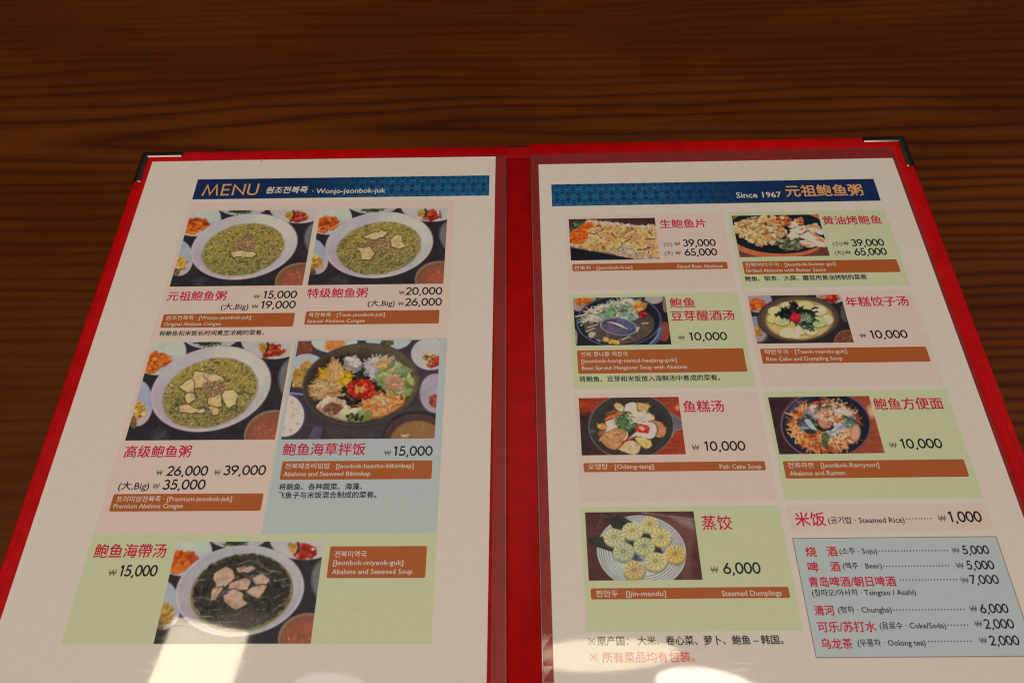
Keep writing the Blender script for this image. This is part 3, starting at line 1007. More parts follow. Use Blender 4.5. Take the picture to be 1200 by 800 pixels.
def paint_raw_abalone(w, h):
    p = Picture([(25, 75), (1103, 55), (1165, 578), (48, 598)], w, h, 61, 4.6)
    p.base((62, 38, 36), 8)
    p.poly([(30, 425), (500, 500), (900, 590), (900, 640), (40, 640)], (24, 25, 33), smooth=False, var=5)
    p.line([(40, 425), (480, 500), (860, 575)], 3, (120, 110, 105))
    a = p.poly([(250, 88), (450, 108), (850, 152), (1130, 162), (1180, 590), (850, 572), (480, 488), (40, 415), (62, 360), (200, 220)], (186, 150, 108), var=20, smooth=False)
    p.bits(a, 260, 8, 5, [(208, 166, 112), (196, 152, 98), (180, 138, 92), (214, 178, 130)], 9, .75, shade=14)
    for c, rx, ry in (((560, 220), 120, 60), ((380, 400), 130, 50), ((600, 370), 130, 70), ((900, 300), 150, 90), ((440, 170), 110, 40), ((760, 240), 90, 60)):
        p.pile(c, rx, ry, [(216, 172, 112), (206, 160, 100), (196, 150, 94)], 24, 9, 5, base=(206, 162, 106), irr=.7, shade=14)
    p.bits(a, 60, 4, 1.8, [(84, 60, 50), (104, 74, 62), (120, 92, 84)], 8, .85)
    for q in ([(290, 250), (340, 265), (380, 245)], [(400, 150), (430, 165)], [(560, 260), (620, 310)], [(700, 400), (660, 440), (600, 450)], [(730, 355), (790, 330)], [(880, 460), (960, 455), (1040, 430)], [(1030, 235), (1050, 260)], [(980, 325), (1100, 325)], [(780, 150), (830, 200)], [(850, 490), (870, 530)], [(450, 420), (470, 450)]):
        p.line(q, 4, (84, 58, 48), .85)
    p.img *= np.array([.98, .93, .88])
    top = p.poly([(250, 84), (450, 106), (850, 150), (1130, 162), (1130, 180), (850, 172), (450, 128), (260, 104)], (180, 150, 118), k=.4, smooth=False)
    p.strands(top, 90, 9, 1.6, [(205, 194, 178), (180, 164, 142)], 1.5, .5)
    bot = p.poly([(480, 470), (720, 380), (780, 430), (1000, 520), (1180, 590), (850, 572)], (160, 136, 108), k=.45, smooth=False)
    p.strands(bot, 120, 9, 1.7, [(205, 194, 176), (150, 128, 104), (124, 102, 84)], .6, .9)
    p.pile((155, 140), 62, 50, [(64, 86, 58), (46, 64, 46), (88, 104, 76)], 34, 5, 3, base=(60, 80, 56))
    p.pile((65, 215), 40, 34, [(96, 98, 72), (74, 80, 58)], 16, 5, 3, base=(88, 92, 68))
    p.pile((250, 160), 88, 30, [(232, 92, 34), (214, 76, 24)], 26, 5, 3.5, base=(226, 86, 28), irr=.25, rot=-14, shade=14)
    p.pile((150, 285), 112, 92, [(228, 84, 24), (236, 104, 40), (208, 70, 20)], 70, 5, 3.5, base=(224, 82, 24), irr=.2, rot=-25, shade=14)
    return p


def paint_butter_abalone(w, h):
    p = Picture([(15, 48), (1035, 32), (1170, 525), (105, 542)], w, h, 62, 4.6)
    p.base((92, 54, 44), 8)
    p.poly([(820, 40), (1000, 60), (1060, 120), (900, 120)], (54, 60, 72), smooth=False)
    p.oval((560, 250), 640, 300, (168, 88, 52))
    p.bits(p.disc(p.rad((560, 250), 640, 300)), 160, 7, 2, [(176, 96, 58), (154, 76, 44)], 6, .5)
    p.oval((560, 235), 600, 262, (22, 25, 32), 2)
    p.oval((1150, 460), 120, 60, (90, 46, 34), soft=10)
    a = p.poly([(45, 160), (200, 82), (500, 52), (540, 150), (650, 215), (660, 250), (600, 300), (450, 340), (400, 392), (280, 380), (100, 285)], (92, 64, 40), var=14)
    p.bits(a, 150, 9, 5.5, [(212, 164, 104), (196, 144, 86), (180, 124, 70), (222, 182, 126)], 8, .95, rim=(60, 42, 30), shade=26)
    a = p.pile((625, 115), 88, 58, [(184, 98, 46), (160, 74, 34), (206, 140, 84)], 40, 8, 5, base=(160, 84, 42), rim=(70, 36, 24), shade=18)
    p.pile((520, 360), 60, 34, [(170, 140, 96), (150, 118, 76)], 10, 9, 5, base=(60, 50, 40), shade=16)
    p.pile((710, 385), 160, 72, [(116, 112, 78), (92, 92, 62), (142, 130, 92), (74, 76, 54)], 62, 8, 5, base=(52, 50, 40), rim=(34, 34, 30), shade=16)
    for q in ([(700, 222), (800, 182), (880, 168), (900, 218), (820, 258), (740, 250)], [(812, 300), (930, 230), (1000, 270), (1135, 345), (1130, 402), (1020, 412), (900, 330)], [(890, 180), (1000, 148), (1060, 190), (1095, 262), (950, 225)],
              [(712, 170), (760, 108), (805, 150), (730, 192)], [(680, 275), (760, 252), (800, 305), (700, 312)], [(810, 345), (900, 345), (1000, 400), (930, 425), (850, 395)]):
        a = p.poly(q, (208, 182, 156), edge=(44, 36, 34), ew=2 * p.k, var=14)
        p.bits(a, 14, 8, 4, [(222, 200, 180), (200, 160, 116), (194, 170, 142)], 6, .7)
    for q in ([(930, 240), (1010, 290), (1090, 345)], [(900, 185), (990, 165), (1050, 200)], [(1010, 330), (1090, 350)], [(820, 210), (850, 205)], [(880, 400), (930, 405)]):
        p.line(q, 7, (164, 92, 48), .7)
    p.pile((820, 110), 46, 44, [(190, 120, 70), (160, 80, 46)], 14, 6, 4, base=(172, 100, 58), shade=14)
    return p


def paint_sprout_soup(w, h):
    p = Picture([(33, 38), (1090, 32), (1160, 575), (103, 585)], w, h, 63, 4.6)
    p.base((30, 27, 30), 5)
    p.oval((150, 90), 160, 110, (146, 118, 108)); p.pile((170, 75), 90, 44, [(200, 104, 42), (180, 84, 34)], 30, 7, 4, base=(190, 96, 40), shade=14)
    p.oval((70, 520), 50, 130, (140, 114, 104)); p.oval((960, 55), 105, 62, (150, 130, 120)); p.oval((1100, 120), 40, 100, (110, 92, 84))
    p.oval((1080, 430), 62, 110, (122, 56, 38)); p.oval((1010, 500), 40, 40, (96, 48, 34))
    r = p.rad((570, 305), 482, 292)
    p.fill(p.disc(r, 1.0), (30, 32, 42)); p.fill(p.disc(r, .985), (98, 110, 142), .9); p.fill(p.disc(r, .965), (32, 36, 50)); p.fill(p.disc(r, .93, 4), (25, 25, 31))
    p.line([(940, 575), (1010, 500), (1045, 400)], 11, (60, 84, 132), .7)
    p.line([(925, 565), (1000, 490), (1030, 400)], 3, (120, 140, 180), .8)
    a = p.oval((575, 350), 392, 218, (66, 54, 48), soft=3)
    p.fill(a * p.noise(20), (92, 76, 62), .7)
    p.bits(a, 120, 3, 1.6, [(52, 42, 38), (104, 88, 72), (44, 36, 34)], 6, .7)
    p.pile((440, 200), 240, 78, [(196, 182, 152), (170, 152, 120), (212, 202, 176), (120, 104, 84)], 130, 44, 2.6, 'strands', -.25, .45, .6, base=(96, 82, 66), irr=.6, rot=-14)
    p.pile((650, 120), 150, 45, [(200, 188, 158), (176, 160, 130)], 50, 36, 2.4, 'strands', .3, .5, .6, irr=.6)
    p.pile((620, 190), 150, 76, [(136, 146, 112), (106, 120, 86), (168, 172, 144), (80, 92, 64)], 90, 8, 4.5, base=(100, 118, 82), irr=.6, shade=16)
    p.pile((690, 255), 90, 50, [(160, 172, 150), (124, 146, 112)], 30, 8, 4, base=(120, 136, 108), irr=.6)
    p.pile((420, 235), 80, 38, [(124, 144, 100), (96, 120, 76)], 24, 8, 3, irr=.6)
    p.pile((795, 150), 66, 52, [(206, 138, 66), (188, 112, 48), (220, 172, 110)], 28, 8, 5, base=(194, 122, 56), irr=.4, shade=18)
    p.pile((832, 238), 54, 36, [(146, 28, 42), (118, 20, 34)], 18, 6, 4, base=(134, 26, 38), irr=.4)
    r = p.rad((572, 372), 222, 98, 9)
    p.fill(p.disc(r, 1.0), (44, 40, 46)); p.fill(p.disc(r, .97), (134, 132, 144)); p.fill(p.disc(r, .89), (60, 56, 74))
    a = p.disc(r, .86)
    p.fill(a * np.clip(p.noise(12, 6) * 2 - .7, 0, 1), (104, 98, 122), .8)
    p.poly([(420, 345), (480, 355), (560, 400), (660, 425), (560, 450), (450, 410)], (92, 72, 78), k=.8)
    p.poly([(430, 318), (500, 320), (590, 345), (690, 412), (600, 380), (520, 345)], (176, 152, 150), edge=(44, 40, 58), ew=1.5)
    p.line([(560, 300), (650, 345), (712, 410)], 4, (70, 82, 120))
    for q in ([(230, 380), (330, 350)], [(210, 425), (300, 390)], [(770, 400), (800, 380), (780, 430)], [(610, 525), (700, 480)], [(830, 340), (900, 335)], [(340, 520), (370, 535)]):
        p.line(q, 3, (182, 162, 140), .85)
    p.pile((275, 465), 32, 34, [(150, 136, 112)], 8, 5, 4, base=(130, 116, 94))
    for c in ((440, 515), (550, 545), (500, 540)):
        p.pile(c, 36, 18, [(204, 160, 80), (190, 140, 60)], 8, 5, 3, base=(196, 150, 72), irr=.4)
    p.bits(p.disc(p.rad((440, 78), 40, 12)), 5, 4, 2, [(110, 128, 160)])
    p.bits(p.disc(p.rad((150, 340), 30, 24)), 6, 2.4, 1.6, [(150, 150, 156)])
    return p


def paint_dumpling_soup(w, h):
    p = Picture([(20, 38), (1030, 32), (1180, 548), (133, 558)], w, h, 64, 4.6)
    p.base((36, 33, 36), 5)
    p.oval((140, 100), 150, 120, (134, 126, 132)); p.pile((112, 135), 86, 52, [(204, 96, 44), (184, 76, 32)], 34, 8, 5, base=(192, 86, 38), irr=.2, shade=16)
    p.oval((100, 400), 150, 140, (118, 116, 126)); p.oval((140, 470), 90, 70, (142, 122, 112), soft=14); p.pile((128, 410), 52, 52, [(194, 136, 70), (170, 110, 54)], 20, 6, 4, base=(182, 124, 62), shade=14)
    p.oval((930, 50), 165, 78, (152, 138, 130)); p.pile((925, 70), 78, 38, [(164, 34, 28), (190, 70, 50), (130, 24, 24)], 34, 7, 4, base=(150, 34, 28), shade=14); p.pile((835, 55), 30, 24, [(170, 120, 70)], 6, 5, 4, base=(160, 112, 66))
    p.oval((1090, 220), 60, 110, (70, 64, 62)); p.oval((1105, 530), 140, 118, (112, 76, 58)); p.oval((1105, 535), 128, 108, (92, 54, 40))
    p.bits(p.disc(p.rad((1100, 500), 70, 50)), 14, 4, 2, [(150, 90, 66), (120, 60, 44)])
    r = p.rad((578, 290), 446, 252)
    p.fill(p.disc(r, 1.0), (34, 27, 26)); p.fill(p.disc(r, .985), (66, 50, 43)); p.fill(p.disc(r, .93, 10), (78, 60, 50))
    r = p.rad((590, 300), 372, 214)
    p.fill(p.disc(r, 1.0, 5), (92, 72, 46)); a = p.disc(r, .97, 8); p.fill(a, (166, 140, 84))
    p.fill(a * p.noise(18), (186, 160, 102), .6)
    p.fill(a * p.disc(p.rad((640, 130), 260, 60), 1, 30), (140, 108, 66), .6)
    for c, rx, ry, col in (((330, 205), 82, 48, (204, 172, 116)), ((450, 150), 72, 42, (208, 172, 112)), ((640, 155), 100, 52, (200, 182, 104)), ((790, 205), 92, 56, (206, 178, 122)),
                           ((885, 305), 66, 56, (204, 172, 122)), ((300, 290), 60, 44, (188, 164, 92)), ((405, 310), 84, 52, (164, 166, 106)), ((785, 325), 92, 58, (160, 166, 106)),
                           ((480, 440), 112, 54, (202, 176, 118)), ((600, 415), 66, 46, (198, 176, 126)), ((720, 425), 66, 42, (184, 178, 132))):
        p.oval((c[0], c[1] + 7), rx + 6, ry + 5, (112, 88, 48), soft=5, k=.8)
        p.oval(c, rx, ry, col)
        p.oval((c[0] - rx * .2, c[1] - ry * .25), rx * .6, ry * .55, tuple(min(230, x + 18) for x in col), soft=9, k=.8)
    p.oval((545, 470), 48, 28, (196, 192, 166), soft=4)
    for c, rx, ry in (((405, 310), 70, 40), ((785, 325), 76, 44), ((640, 155), 80, 38)):
        for k in range(7):
            t = k * .9
            p.line([(c[0] + rx * .2 * math.cos(t), c[1] + ry * .2 * math.sin(t)), (c[0] + rx * .85 * math.cos(t + .3), c[1] + ry * .85 * math.sin(t + .3))], 2, (126, 128, 76), .7)
    p.pile((560, 240), 170, 56, [(26, 29, 28), (38, 42, 38), (18, 20, 20)], 110, 20, 3.2, 'strands', .2, 1.0, 1.4, base=(28, 30, 29), irr=.9)
    p.pile((530, 160), 40, 45, [(28, 30, 28), (46, 46, 40)], 24, 12, 3, 'strands', 1.4, .5, base=(32, 32, 30), irr=.7)
    p.pile((640, 300), 110, 64, [(30, 36, 30), (44, 52, 42)], 60, 18, 3, 'strands', .4, 1.0, 1.4, base=(34, 40, 34), irr=.9)
    p.strands(p.disc(p.rad((645, 295), 70, 46)), 34, 14, 2.4, [(112, 132, 98), (140, 152, 120)], .3, 1.0, 1.8)
    p.pile((690, 395), 60, 34, [(44, 62, 44), (90, 112, 78)], 24, 10, 2.6, 'strands', .3, 1.0, irr=.8)
    p.line([(725, 185), (760, 170), (785, 175)], 5, (42, 36, 30))
    p.pile((552, 275), 50, 38, [(206, 34, 46), (176, 22, 34)], 26, 5, 4, base=(194, 30, 42), irr=.5)
    return p


def paint_fish_cake(w, h):
    p = Picture([(28, 37), (1092, 32), (1172, 640), (65, 645)], w, h, 65, 4.6)
    p.base((132, 47, 26), 6)
    n = p.noise(60, 2.2)
    p.img += ((n - .5) * 46)[..., None] * np.array([1, .5, .35])
    p.poly([(20, 210), (160, 190), (150, 660), (20, 660)], (42, 29, 29), smooth=False, soft=14)
    p.poly([(150, 380), (300, 600), (330, 660), (60, 660)], (44, 30, 30), smooth=False, soft=20)
    p.oval((1085, 150), 26, 26, (196, 120, 76), soft=8)
    p.poly([(985, 215), (1060, 242), (1120, 275), (1138, 330), (1125, 372), (1050, 388), (1010, 450)], (92, 82, 82), edge=(132, 122, 120), ew=1.4)
    r = p.rad((590, 340), 452, 345)
    p.fill(p.disc(r, 1.0), (128, 118, 112)); p.fill(p.disc(r, .985), (44, 40, 38)); a = p.disc(r, .97); p.fill(a * p.noise(24), (60, 54, 50), .7)
    r2 = p.rad((590, 345), 385, 285)
    p.fill(p.disc(r2, 1.0, 6) * .5, (38, 34, 32))
    p.poly([(145, 375), (220, 378), (215, 405), (150, 405)], (86, 80, 76), k=.7)

    def bit(q, c):
        a = p.poly(q, c, edge=(58, 36, 24), ew=1.6 * p.k, var=16)
        p.bits(a, 16, 6, 3, [tuple(min(235, x + 14) for x in c), tuple(x - 16 for x in c)], 6, .55)
    bit([(330, 200), (420, 165), (430, 215), (340, 240)], (120, 70, 44))
    bit([(408, 115), (440, 105), (500, 122), (522, 180), (470, 192)], (190, 158, 114))
    bit([(640, 95), (770, 115), (752, 185), (650, 185)], (186, 134, 84))
    bit([(540, 105), (640, 95), (655, 180), (742, 200), (700, 260), (600, 225), (518, 192)], (204, 194, 176))
    bit([(300, 270), (420, 202), (570, 192), (562, 228), (380, 268)], (178, 92, 50))
    bit([(320, 292), (440, 260), (430, 342), (330, 372)], (194, 168, 142))
    bit([(236, 322), (312, 318), (322, 372), (250, 362)], (190, 132, 74))
    bit([(255, 390), (330, 380), (330, 450), (265, 440)], (140, 84, 50))
    bit([(770, 215), (830, 240), (830, 280), (770, 290), (700, 300)], (192, 140, 96))
    bit([(800, 290), (900, 300), (958, 380), (930, 455), (850, 450), (790, 380)], (178, 112, 74))
    bit([(550, 482), (640, 400), (720, 300), (835, 312), (860, 400), (800, 475), (640, 442)], (190, 182, 178))
    bit([(630, 458), (760, 476), (805, 510), (780, 572), (690, 540)], (202, 162, 96))
    bit([(450, 575), (500, 515), (610, 490), (690, 560), (625, 642), (480, 592)], (186, 152, 108))
    bit([(258, 470), (300, 410), (400, 362), (500, 372), (552, 440), (510, 510), (430, 582), (340, 560), (275, 500)], (164, 110, 66))
    a = p.disc(p.rad((400, 465), 110, 85)); p.bits(a, 90, 4, 2, [(182, 128, 80), (142, 92, 52), (196, 146, 98)], 8, .6)
    p.line([(330, 385), (420, 345), (440, 350)], 4, (190, 170, 158))
    p.line([(545, 390), (552, 430), (520, 480)], 2, (206, 192, 170))
    p.line([(490, 510), (580, 478), (640, 450)], 3.4, (152, 40, 34))
    p.pile((545, 290), 112, 84, [(74, 98, 58), (100, 126, 76), (52, 72, 44), (130, 150, 100)], 120, 12, 2.4, 'strands', .4, 1.2, 1.0, base=(70, 90, 56), irr=.5)
    p.strands(p.disc(p.rad((690, 250), 100, 60)), 46, 24, 1.9, [(214, 200, 172), (190, 170, 136)], .2, .5)
    p.oval((775, 235), 30, 24, (214, 196, 178))
    a = p.oval((712, 368), 72, 46, (190, 42, 26), 6); p.bits(a, 12, 5, 3, [(206, 70, 46), (168, 30, 20)]); p.poly([(670, 340), (720, 350), (730, 380), (700, 385)], (206, 170, 130), k=.8)
    return p


def paint_ramen(w, h):
    p = Picture([(32, 42), (1018, 35), (1167, 588), (145, 605)], w, h, 66, 4.6)
    p.base((132, 58, 40), 6)
    p.img += ((p.noise(50, 3) - .5) * 26)[..., None] * np.array([1, .6, .5])
    p.poly([(20, 30), (330, 30), (180, 200), (170, 330), (260, 500), (420, 620), (120, 620)], (46, 29, 32), smooth=False, soft=14)
    p.oval((1045, 185), 46, 58, (214, 156, 106), soft=14, k=.9)
    r = p.rad((597, 318), 440, 332)
    p.fill(p.disc(r, 1.0), (60, 38, 46)); p.fill(p.disc(r, .992), (122, 84, 96)); p.fill(p.disc(r, .97), (58, 46, 62)); p.fill(p.disc(r, .955), (27, 28, 38))
    a = p.disc(r, .94)
    p.fill(a * p.disc(p.rad((300, 130), 120, 100), 1, 40), (54, 58, 92), .8)
    a = p.disc(p.rad((595, 330), 325, 252) + (p.noise(9) - .5) * .2)
    p.fill(a, (138, 66, 32))
    p.strands(a, 330, 26, 2.6, [(198, 108, 50), (166, 62, 32), (214, 144, 84), (148, 52, 28), (190, 150, 100)], .6, 1.2, 2.2)
    left = a * p.disc(p.rad((350, 330), 110, 200), 1, 20)
    p.strands(left, 70, 30, 3, [(216, 124, 56), (204, 96, 40), (226, 150, 84)], 1.3, .5, 1.2)
    low = a * p.disc(p.rad((720, 450), 160, 100), 1, 20)
    p.strands(low, 90, 24, 2.6, [(206, 164, 104), (222, 190, 136), (176, 84, 44)], .5, 1.2, 2.6)
    p.bits(a, 80, 4, 2, [(176, 60, 30), (120, 40, 24), (210, 130, 70)], 8, .8)
    p.pile((480, 190), 60, 62, [(176, 154, 146), (140, 120, 114)], 30, 8, 4, base=(150, 130, 122), irr=.6, shade=14)
    p.pile((620, 150), 110, 40, [(168, 130, 104), (70, 56, 46), (196, 160, 126)], 34, 9, 4, base=(120, 92, 74), irr=.7, shade=14)
    p.pile((760, 190), 110, 40, [(206, 190, 160), (180, 160, 130)], 40, 20, 2.4, 'strands', .3, .5, irr=.6)
    p.pile((425, 300), 88, 72, [(48, 48, 46), (120, 124, 128), (84, 86, 84)], 50, 9, 4, base=(60, 60, 58), irr=.6)
    p.poly([(390, 270), (440, 262), (500, 340), (520, 372), (450, 350)], (150, 154, 156), edge=(34, 34, 34))
    p.poly([(405, 365), (480, 360), (505, 395), (440, 405)], (40, 42, 40))
    p.pile((830, 290), 64, 44, [(116, 130, 130), (160, 166, 160), (60, 70, 62)], 30, 9, 4, base=(92, 104, 102), irr=.6)
    p.line([(770, 230), (860, 270), (930, 310)], 6, (62, 68, 42)); p.line([(760, 250), (830, 300), (900, 330)], 4, (92, 98, 60))
    p.pile((680, 365), 100, 42, [(186, 174, 164), (160, 146, 136), (204, 194, 184)], 30, 11, 4, base=(170, 158, 148), irr=.6, rot=-24)
    p.pile((595, 300), 76, 66, [(36, 28, 26), (52, 40, 34)], 40, 8, 4, base=(40, 32, 30), irr=.6)
    p.pile((605, 235), 92, 54, [(214, 150, 112), (192, 120, 84), (226, 176, 138)], 50, 6, 4, base=(198, 134, 98), irr=.5, shade=18)
    p.pile((595, 312), 54, 42, [(204, 138, 108), (182, 112, 84)], 30, 5, 4, base=(192, 126, 98), irr=.5, shade=14)
    p.pile((585, 455), 26, 60, [(74, 82, 50), (104, 108, 70)], 18, 8, 3, base=(70, 76, 48), irr=.5)
    p.oval((885, 395), 52, 88, (124, 70, 54), 8); p.oval((884, 394), 46, 82, (172, 112, 88), 8); p.oval((884, 392), 34, 64, (188, 130, 104), 8, soft=5)
    return p


def paint_steamed_dumplings(w, h):
    p = Picture([(25, 27), (1082, 27), (1170, 687), (67, 688)], w, h, 67, 4.6)
    p.base((72, 39, 36), 6)
    p.img += ((p.noise(40, 4) - .5) * 12)[..., None]
    p.poly([(540, 30), (900, 90), (1095, 100), (1110, 240), (1060, 420), (1060, 690), (960, 690), (1010, 400), (850, 180)], (108, 72, 58), k=.55, smooth=False, soft=16)  # sheen of the plastic film, painted into the ink as a paler strip
    p.poly([(860, 80), (960, 95), (1060, 110), (1080, 200), (1010, 170)], (150, 140, 132), k=.5, soft=12)
    p.line([(580, 35), (800, 70), (1090, 108)], 2, (140, 120, 108), .7)
    p.line([(200, 45), (150, 180)], 1.5, (120, 90, 80), .6)
    r = p.ell_r([(140, 385), (175, 260), (270, 150), (400, 80), (540, 58), (700, 85), (850, 160), (980, 300), (1018, 440), (960, 600), (290, 670), (190, 540)])
    p.fill(p.disc(r, 1.0), (96, 84, 78)); p.fill(p.disc(r, .985), (192, 190, 180))
    p.fill(p.disc(r, .62, 12), (158, 166, 166))
    for q in (.945, .90, .85, .795, .735, .67):
        w_ = .011
        band = np.clip((w_ - np.abs(r - q)) / .012 + .5, 0, 1)
        p.fill(band, (58, 62, 70), .85)
    p.fill(p.disc(p.rad((350, 560), 120, 120), 1, 40) * p.disc(r, .9), (150, 176, 190), .35)
    for q in ([(205, 42), (300, 50), (390, 75), (495, 130), (400, 165), (392, 215), (300, 185), (255, 110)], [(45, 280), (130, 268), (210, 262), (235, 330), (320, 352), (300, 415), (140, 362), (50, 340)],
              [(560, 240), (650, 240), (690, 300), (770, 380), (780, 440), (700, 425), (660, 330), (580, 300)], [(440, 290), (520, 290), (520, 400), (470, 340)]):
        a = p.poly(q, (43, 43, 35), var=5, smooth=False)
        p.strands(a, 16, 20, 1.4, [(60, 60, 48), (34, 34, 30)], .4, .3)
    p.pile((560, 470), 50, 30, [(70, 90, 110), (130, 140, 140), (40, 50, 66)], 16, 6, 3, base=(110, 120, 126), irr=.6)
    for c, rx, ry, col in (((660, 152), 88, 80, (200, 178, 116)), ((490, 212), 102, 84, (192, 178, 122)), ((315, 272), 106, 86, (186, 174, 124)), ((770, 278), 96, 88, (198, 172, 106)),
                           ((605, 360), 104, 86, (180, 172, 116)), ((405, 412), 104, 88, (174, 168, 120)), ((905, 438), 98, 86, (200, 160, 88)), ((715, 508), 110, 90, (192, 174, 112)), ((510, 588), 102, 92, (190, 162, 100))):
        col = tuple(x * .94 for x in col); dark = tuple(int(x * .62) for x in col); lite = tuple(min(235, x + 12) for x in col)
        p.oval((c[0] + 6, c[1] + 26), rx, ry * .94, tuple(int(x * .42) for x in col), soft=6, k=.8)
        p.oval((c[0] + 3, c[1] + 16), rx * .97, ry * .95, tuple(int(x * .82) for x in col))
        p.fill(p.disc(p.rad((c[0] - 3, c[1] - 4), rx * .97, ry * .92) + (p.noise(7) - .5) * .22, 1, 2), col)
        p.oval((c[0] - rx * .2, c[1] - ry * .25), rx * .55, ry * .5, lite, soft=10, k=.6)
        ph = p.rng.uniform(0, 1)
        for k in range(11):
            t = ph + k * 2 * math.pi / 11
            a0, a1, a2 = (c[0] - 3 + rx * .14 * math.cos(t), c[1] - 4 + ry * .14 * math.sin(t)), (c[0] - 3 + rx * .48 * math.cos(t + .22), c[1] - 4 + ry * .45 * math.sin(t + .22)), (c[0] - 3 + rx * .80 * math.cos(t + .30), c[1] - 4 + ry * .76 * math.sin(t + .30))
            p.line([a0, a1, a2], 2.6, dark, .75)
            t += .18
            p.line([(c[0] - 3 + rx * .25 * math.cos(t), c[1] - 4 + ry * .25 * math.sin(t)), (c[0] - 3 + rx * .72 * math.cos(t + .25), c[1] - 4 + ry * .68 * math.sin(t + .25))], 2.2, lite, .55)
    return p


def paint_banner(w, h, flip):
    """Navy fading to teal, with a fine lattice of triangles and rings at the inner end."""
    p = Picture([(0, 0), (1000, 0), (1000, 100), (0, 100)], w, h, 71, 5.2)
    u = p.X / p.nx
    if flip:
        u = 1 - u
    t = np.clip((u - .12) / .75, 0, 1)[..., None]
    p.img[:] = np.array([18, 33, 60]) * (1 - t) + np.array([7, 50, 78]) * t
    p.img += ((p.noise(3) - .5) * 11)[..., None]
    q = p.ny / 3.0
    X, Y = p.X, p.Y + q * .25
    li = np.full(X.shape, 9.0)
    for a in (90, 30, -30):
        s = X * math.cos(math.radians(a)) + Y * math.sin(math.radians(a))
        li = np.minimum(li, np.abs(s / q * 1.0 - np.round(s / q * 1.0)) * q)
    cx = (np.round(X / (q * 1.1547)) * q * 1.1547); cy = np.round(Y / q) * q
    ring = np.abs(np.hypot(X - cx, Y - cy) - q * .34)
    d = np.minimum(li, ring)
    a = np.clip(1.5 - d, 0, 1) * np.clip((u - .38) / .30, 0, 1)
    p.fill(a, (46, 100, 124), .9)
    a = np.clip(1.1 - d, 0, 1) * np.clip((.35 - u) / .3, 0, 1)
    p.fill(a, (34, 58, 104), .45)
    return p


# ------------------------------------------------------------------ the setting: the table
T = from_bm('table', slab(-900, -520, 900, 420, -40, -3.4, 4.0, 3), table_wood())
T['kind'] = 'structure'
T['label'] = 'dark brown varnished wooden table top under the open menu'

# ------------------------------------------------------------------ the menu cover
cover = empty('menu_cover', 'open red leatherette menu cover with chrome corners and clear plastic pockets', 'menu cover', (0, 0, -0.0034))
ZO = 3.4                                     # the cover's base lies on the table

LEAF = {  # outer edges in mm on the sheet plane: x0, x1, y0, y1
    'L': (-241.6, -18.9, -306.0, 15.0),
    'R': (-4.9, 220.4, -306.0, 16.6),
}
BW = {'L': 7.2, 'R': 8.2}                    # width of the raised edge binding


def z(v):
    return v + ZO


def leaf(side):
    x0, x1, y0, y1 = LEAF[side]
    b = BW[side]
    from_bm('cover_board', slab(x0 + 1 if side == 'L' else x0, y0 + 1, x1 if side == 'L' else x1 - 1, y1 - 1, z(-3.4), z(-0.42), 0.25, 2), M_LINING, cover)
    # edge binding: a soft raised band folded over the board, mitred at the corners; open on the hinge side
    prof = [(0.0, z(-3.3)), (-.5, z(-2.4)), (-.55, z(-.9)), (-.2, z(.15)), (.5, z(.62)), (1.4, z(.78)), (b * .5, z(.70)), (b - 1.2, z(.50)), (b - .3, z(.20)), (b, z(-.25)), (b, z(-.50)), (b * .5, z(-.52)), (1.2, z(-3.32))]
    if side == 'L':
        path = [(x1, y1), (x0, y1), (x0, y0), (x1, y0)]
        sg = 1
    else:
        path = [(x0, y1), (x1, y1), (x1, y0), (x0, y0)]
        sg = -1
    from_bm('edge_binding', sweep(path, False, [(w * sg, h) for w, h in prof]), M_RED, cover, True)
    # stitching along the binding
    bm = bmesh.new()
    rnd = random.Random(5)
    xs = x0 + b * .42 if side == 'L' else x1 - b * .42
    y = y1 - 12
    while y > y0 + 8:
        j = rnd.uniform(-.12, .12)
        r = bmesh.ops.create_cube(bm, size=1.0)
        for v in r['verts']:
            k = 0.45 if v.co.z > 0 else 1.0
            v.co = Vector(((xs + j + v.co.x * .55 * k) * MM, (y + v.co.y * 2.7 * (.8 + .2 * k)) * MM, (z(.71) + v.co.z * .30) * MM))
        y -= 3.9
    from_bm('stitching', bm, M_THREAD, cover)
    # chrome corner protector: a folded strip round the outer corner
    cx, cy = (x0, y1) if side == 'L' else (x1, y1)
    d = 1 if side == 'L' else -1
    cp = [(-.95, z(-3.35)), (-1.0, z(-.2)), (-.8, z(.25)), (-.2, z(.62)), (1.2, z(1.10)), (2.4, z(1.42)), (3.55, z(1.52)), (4.2, z(.98)), (4.25, z(.62)), (3.8, z(.58)), (3.3, z(1.10)), (1.2, z(.80)), (0, z(.66)), (-.62, z(.10)), (-.6, z(-3.35))]
    path = [(cx + d * 24.5, cy), (cx, cy), (cx, cy - 23.5)]
    from_bm('corner_protector', sweep(path, False, [(w * d, h) for w, h in cp], True, .55), M_CHROME, cover)


leaf('L')
leaf('R')

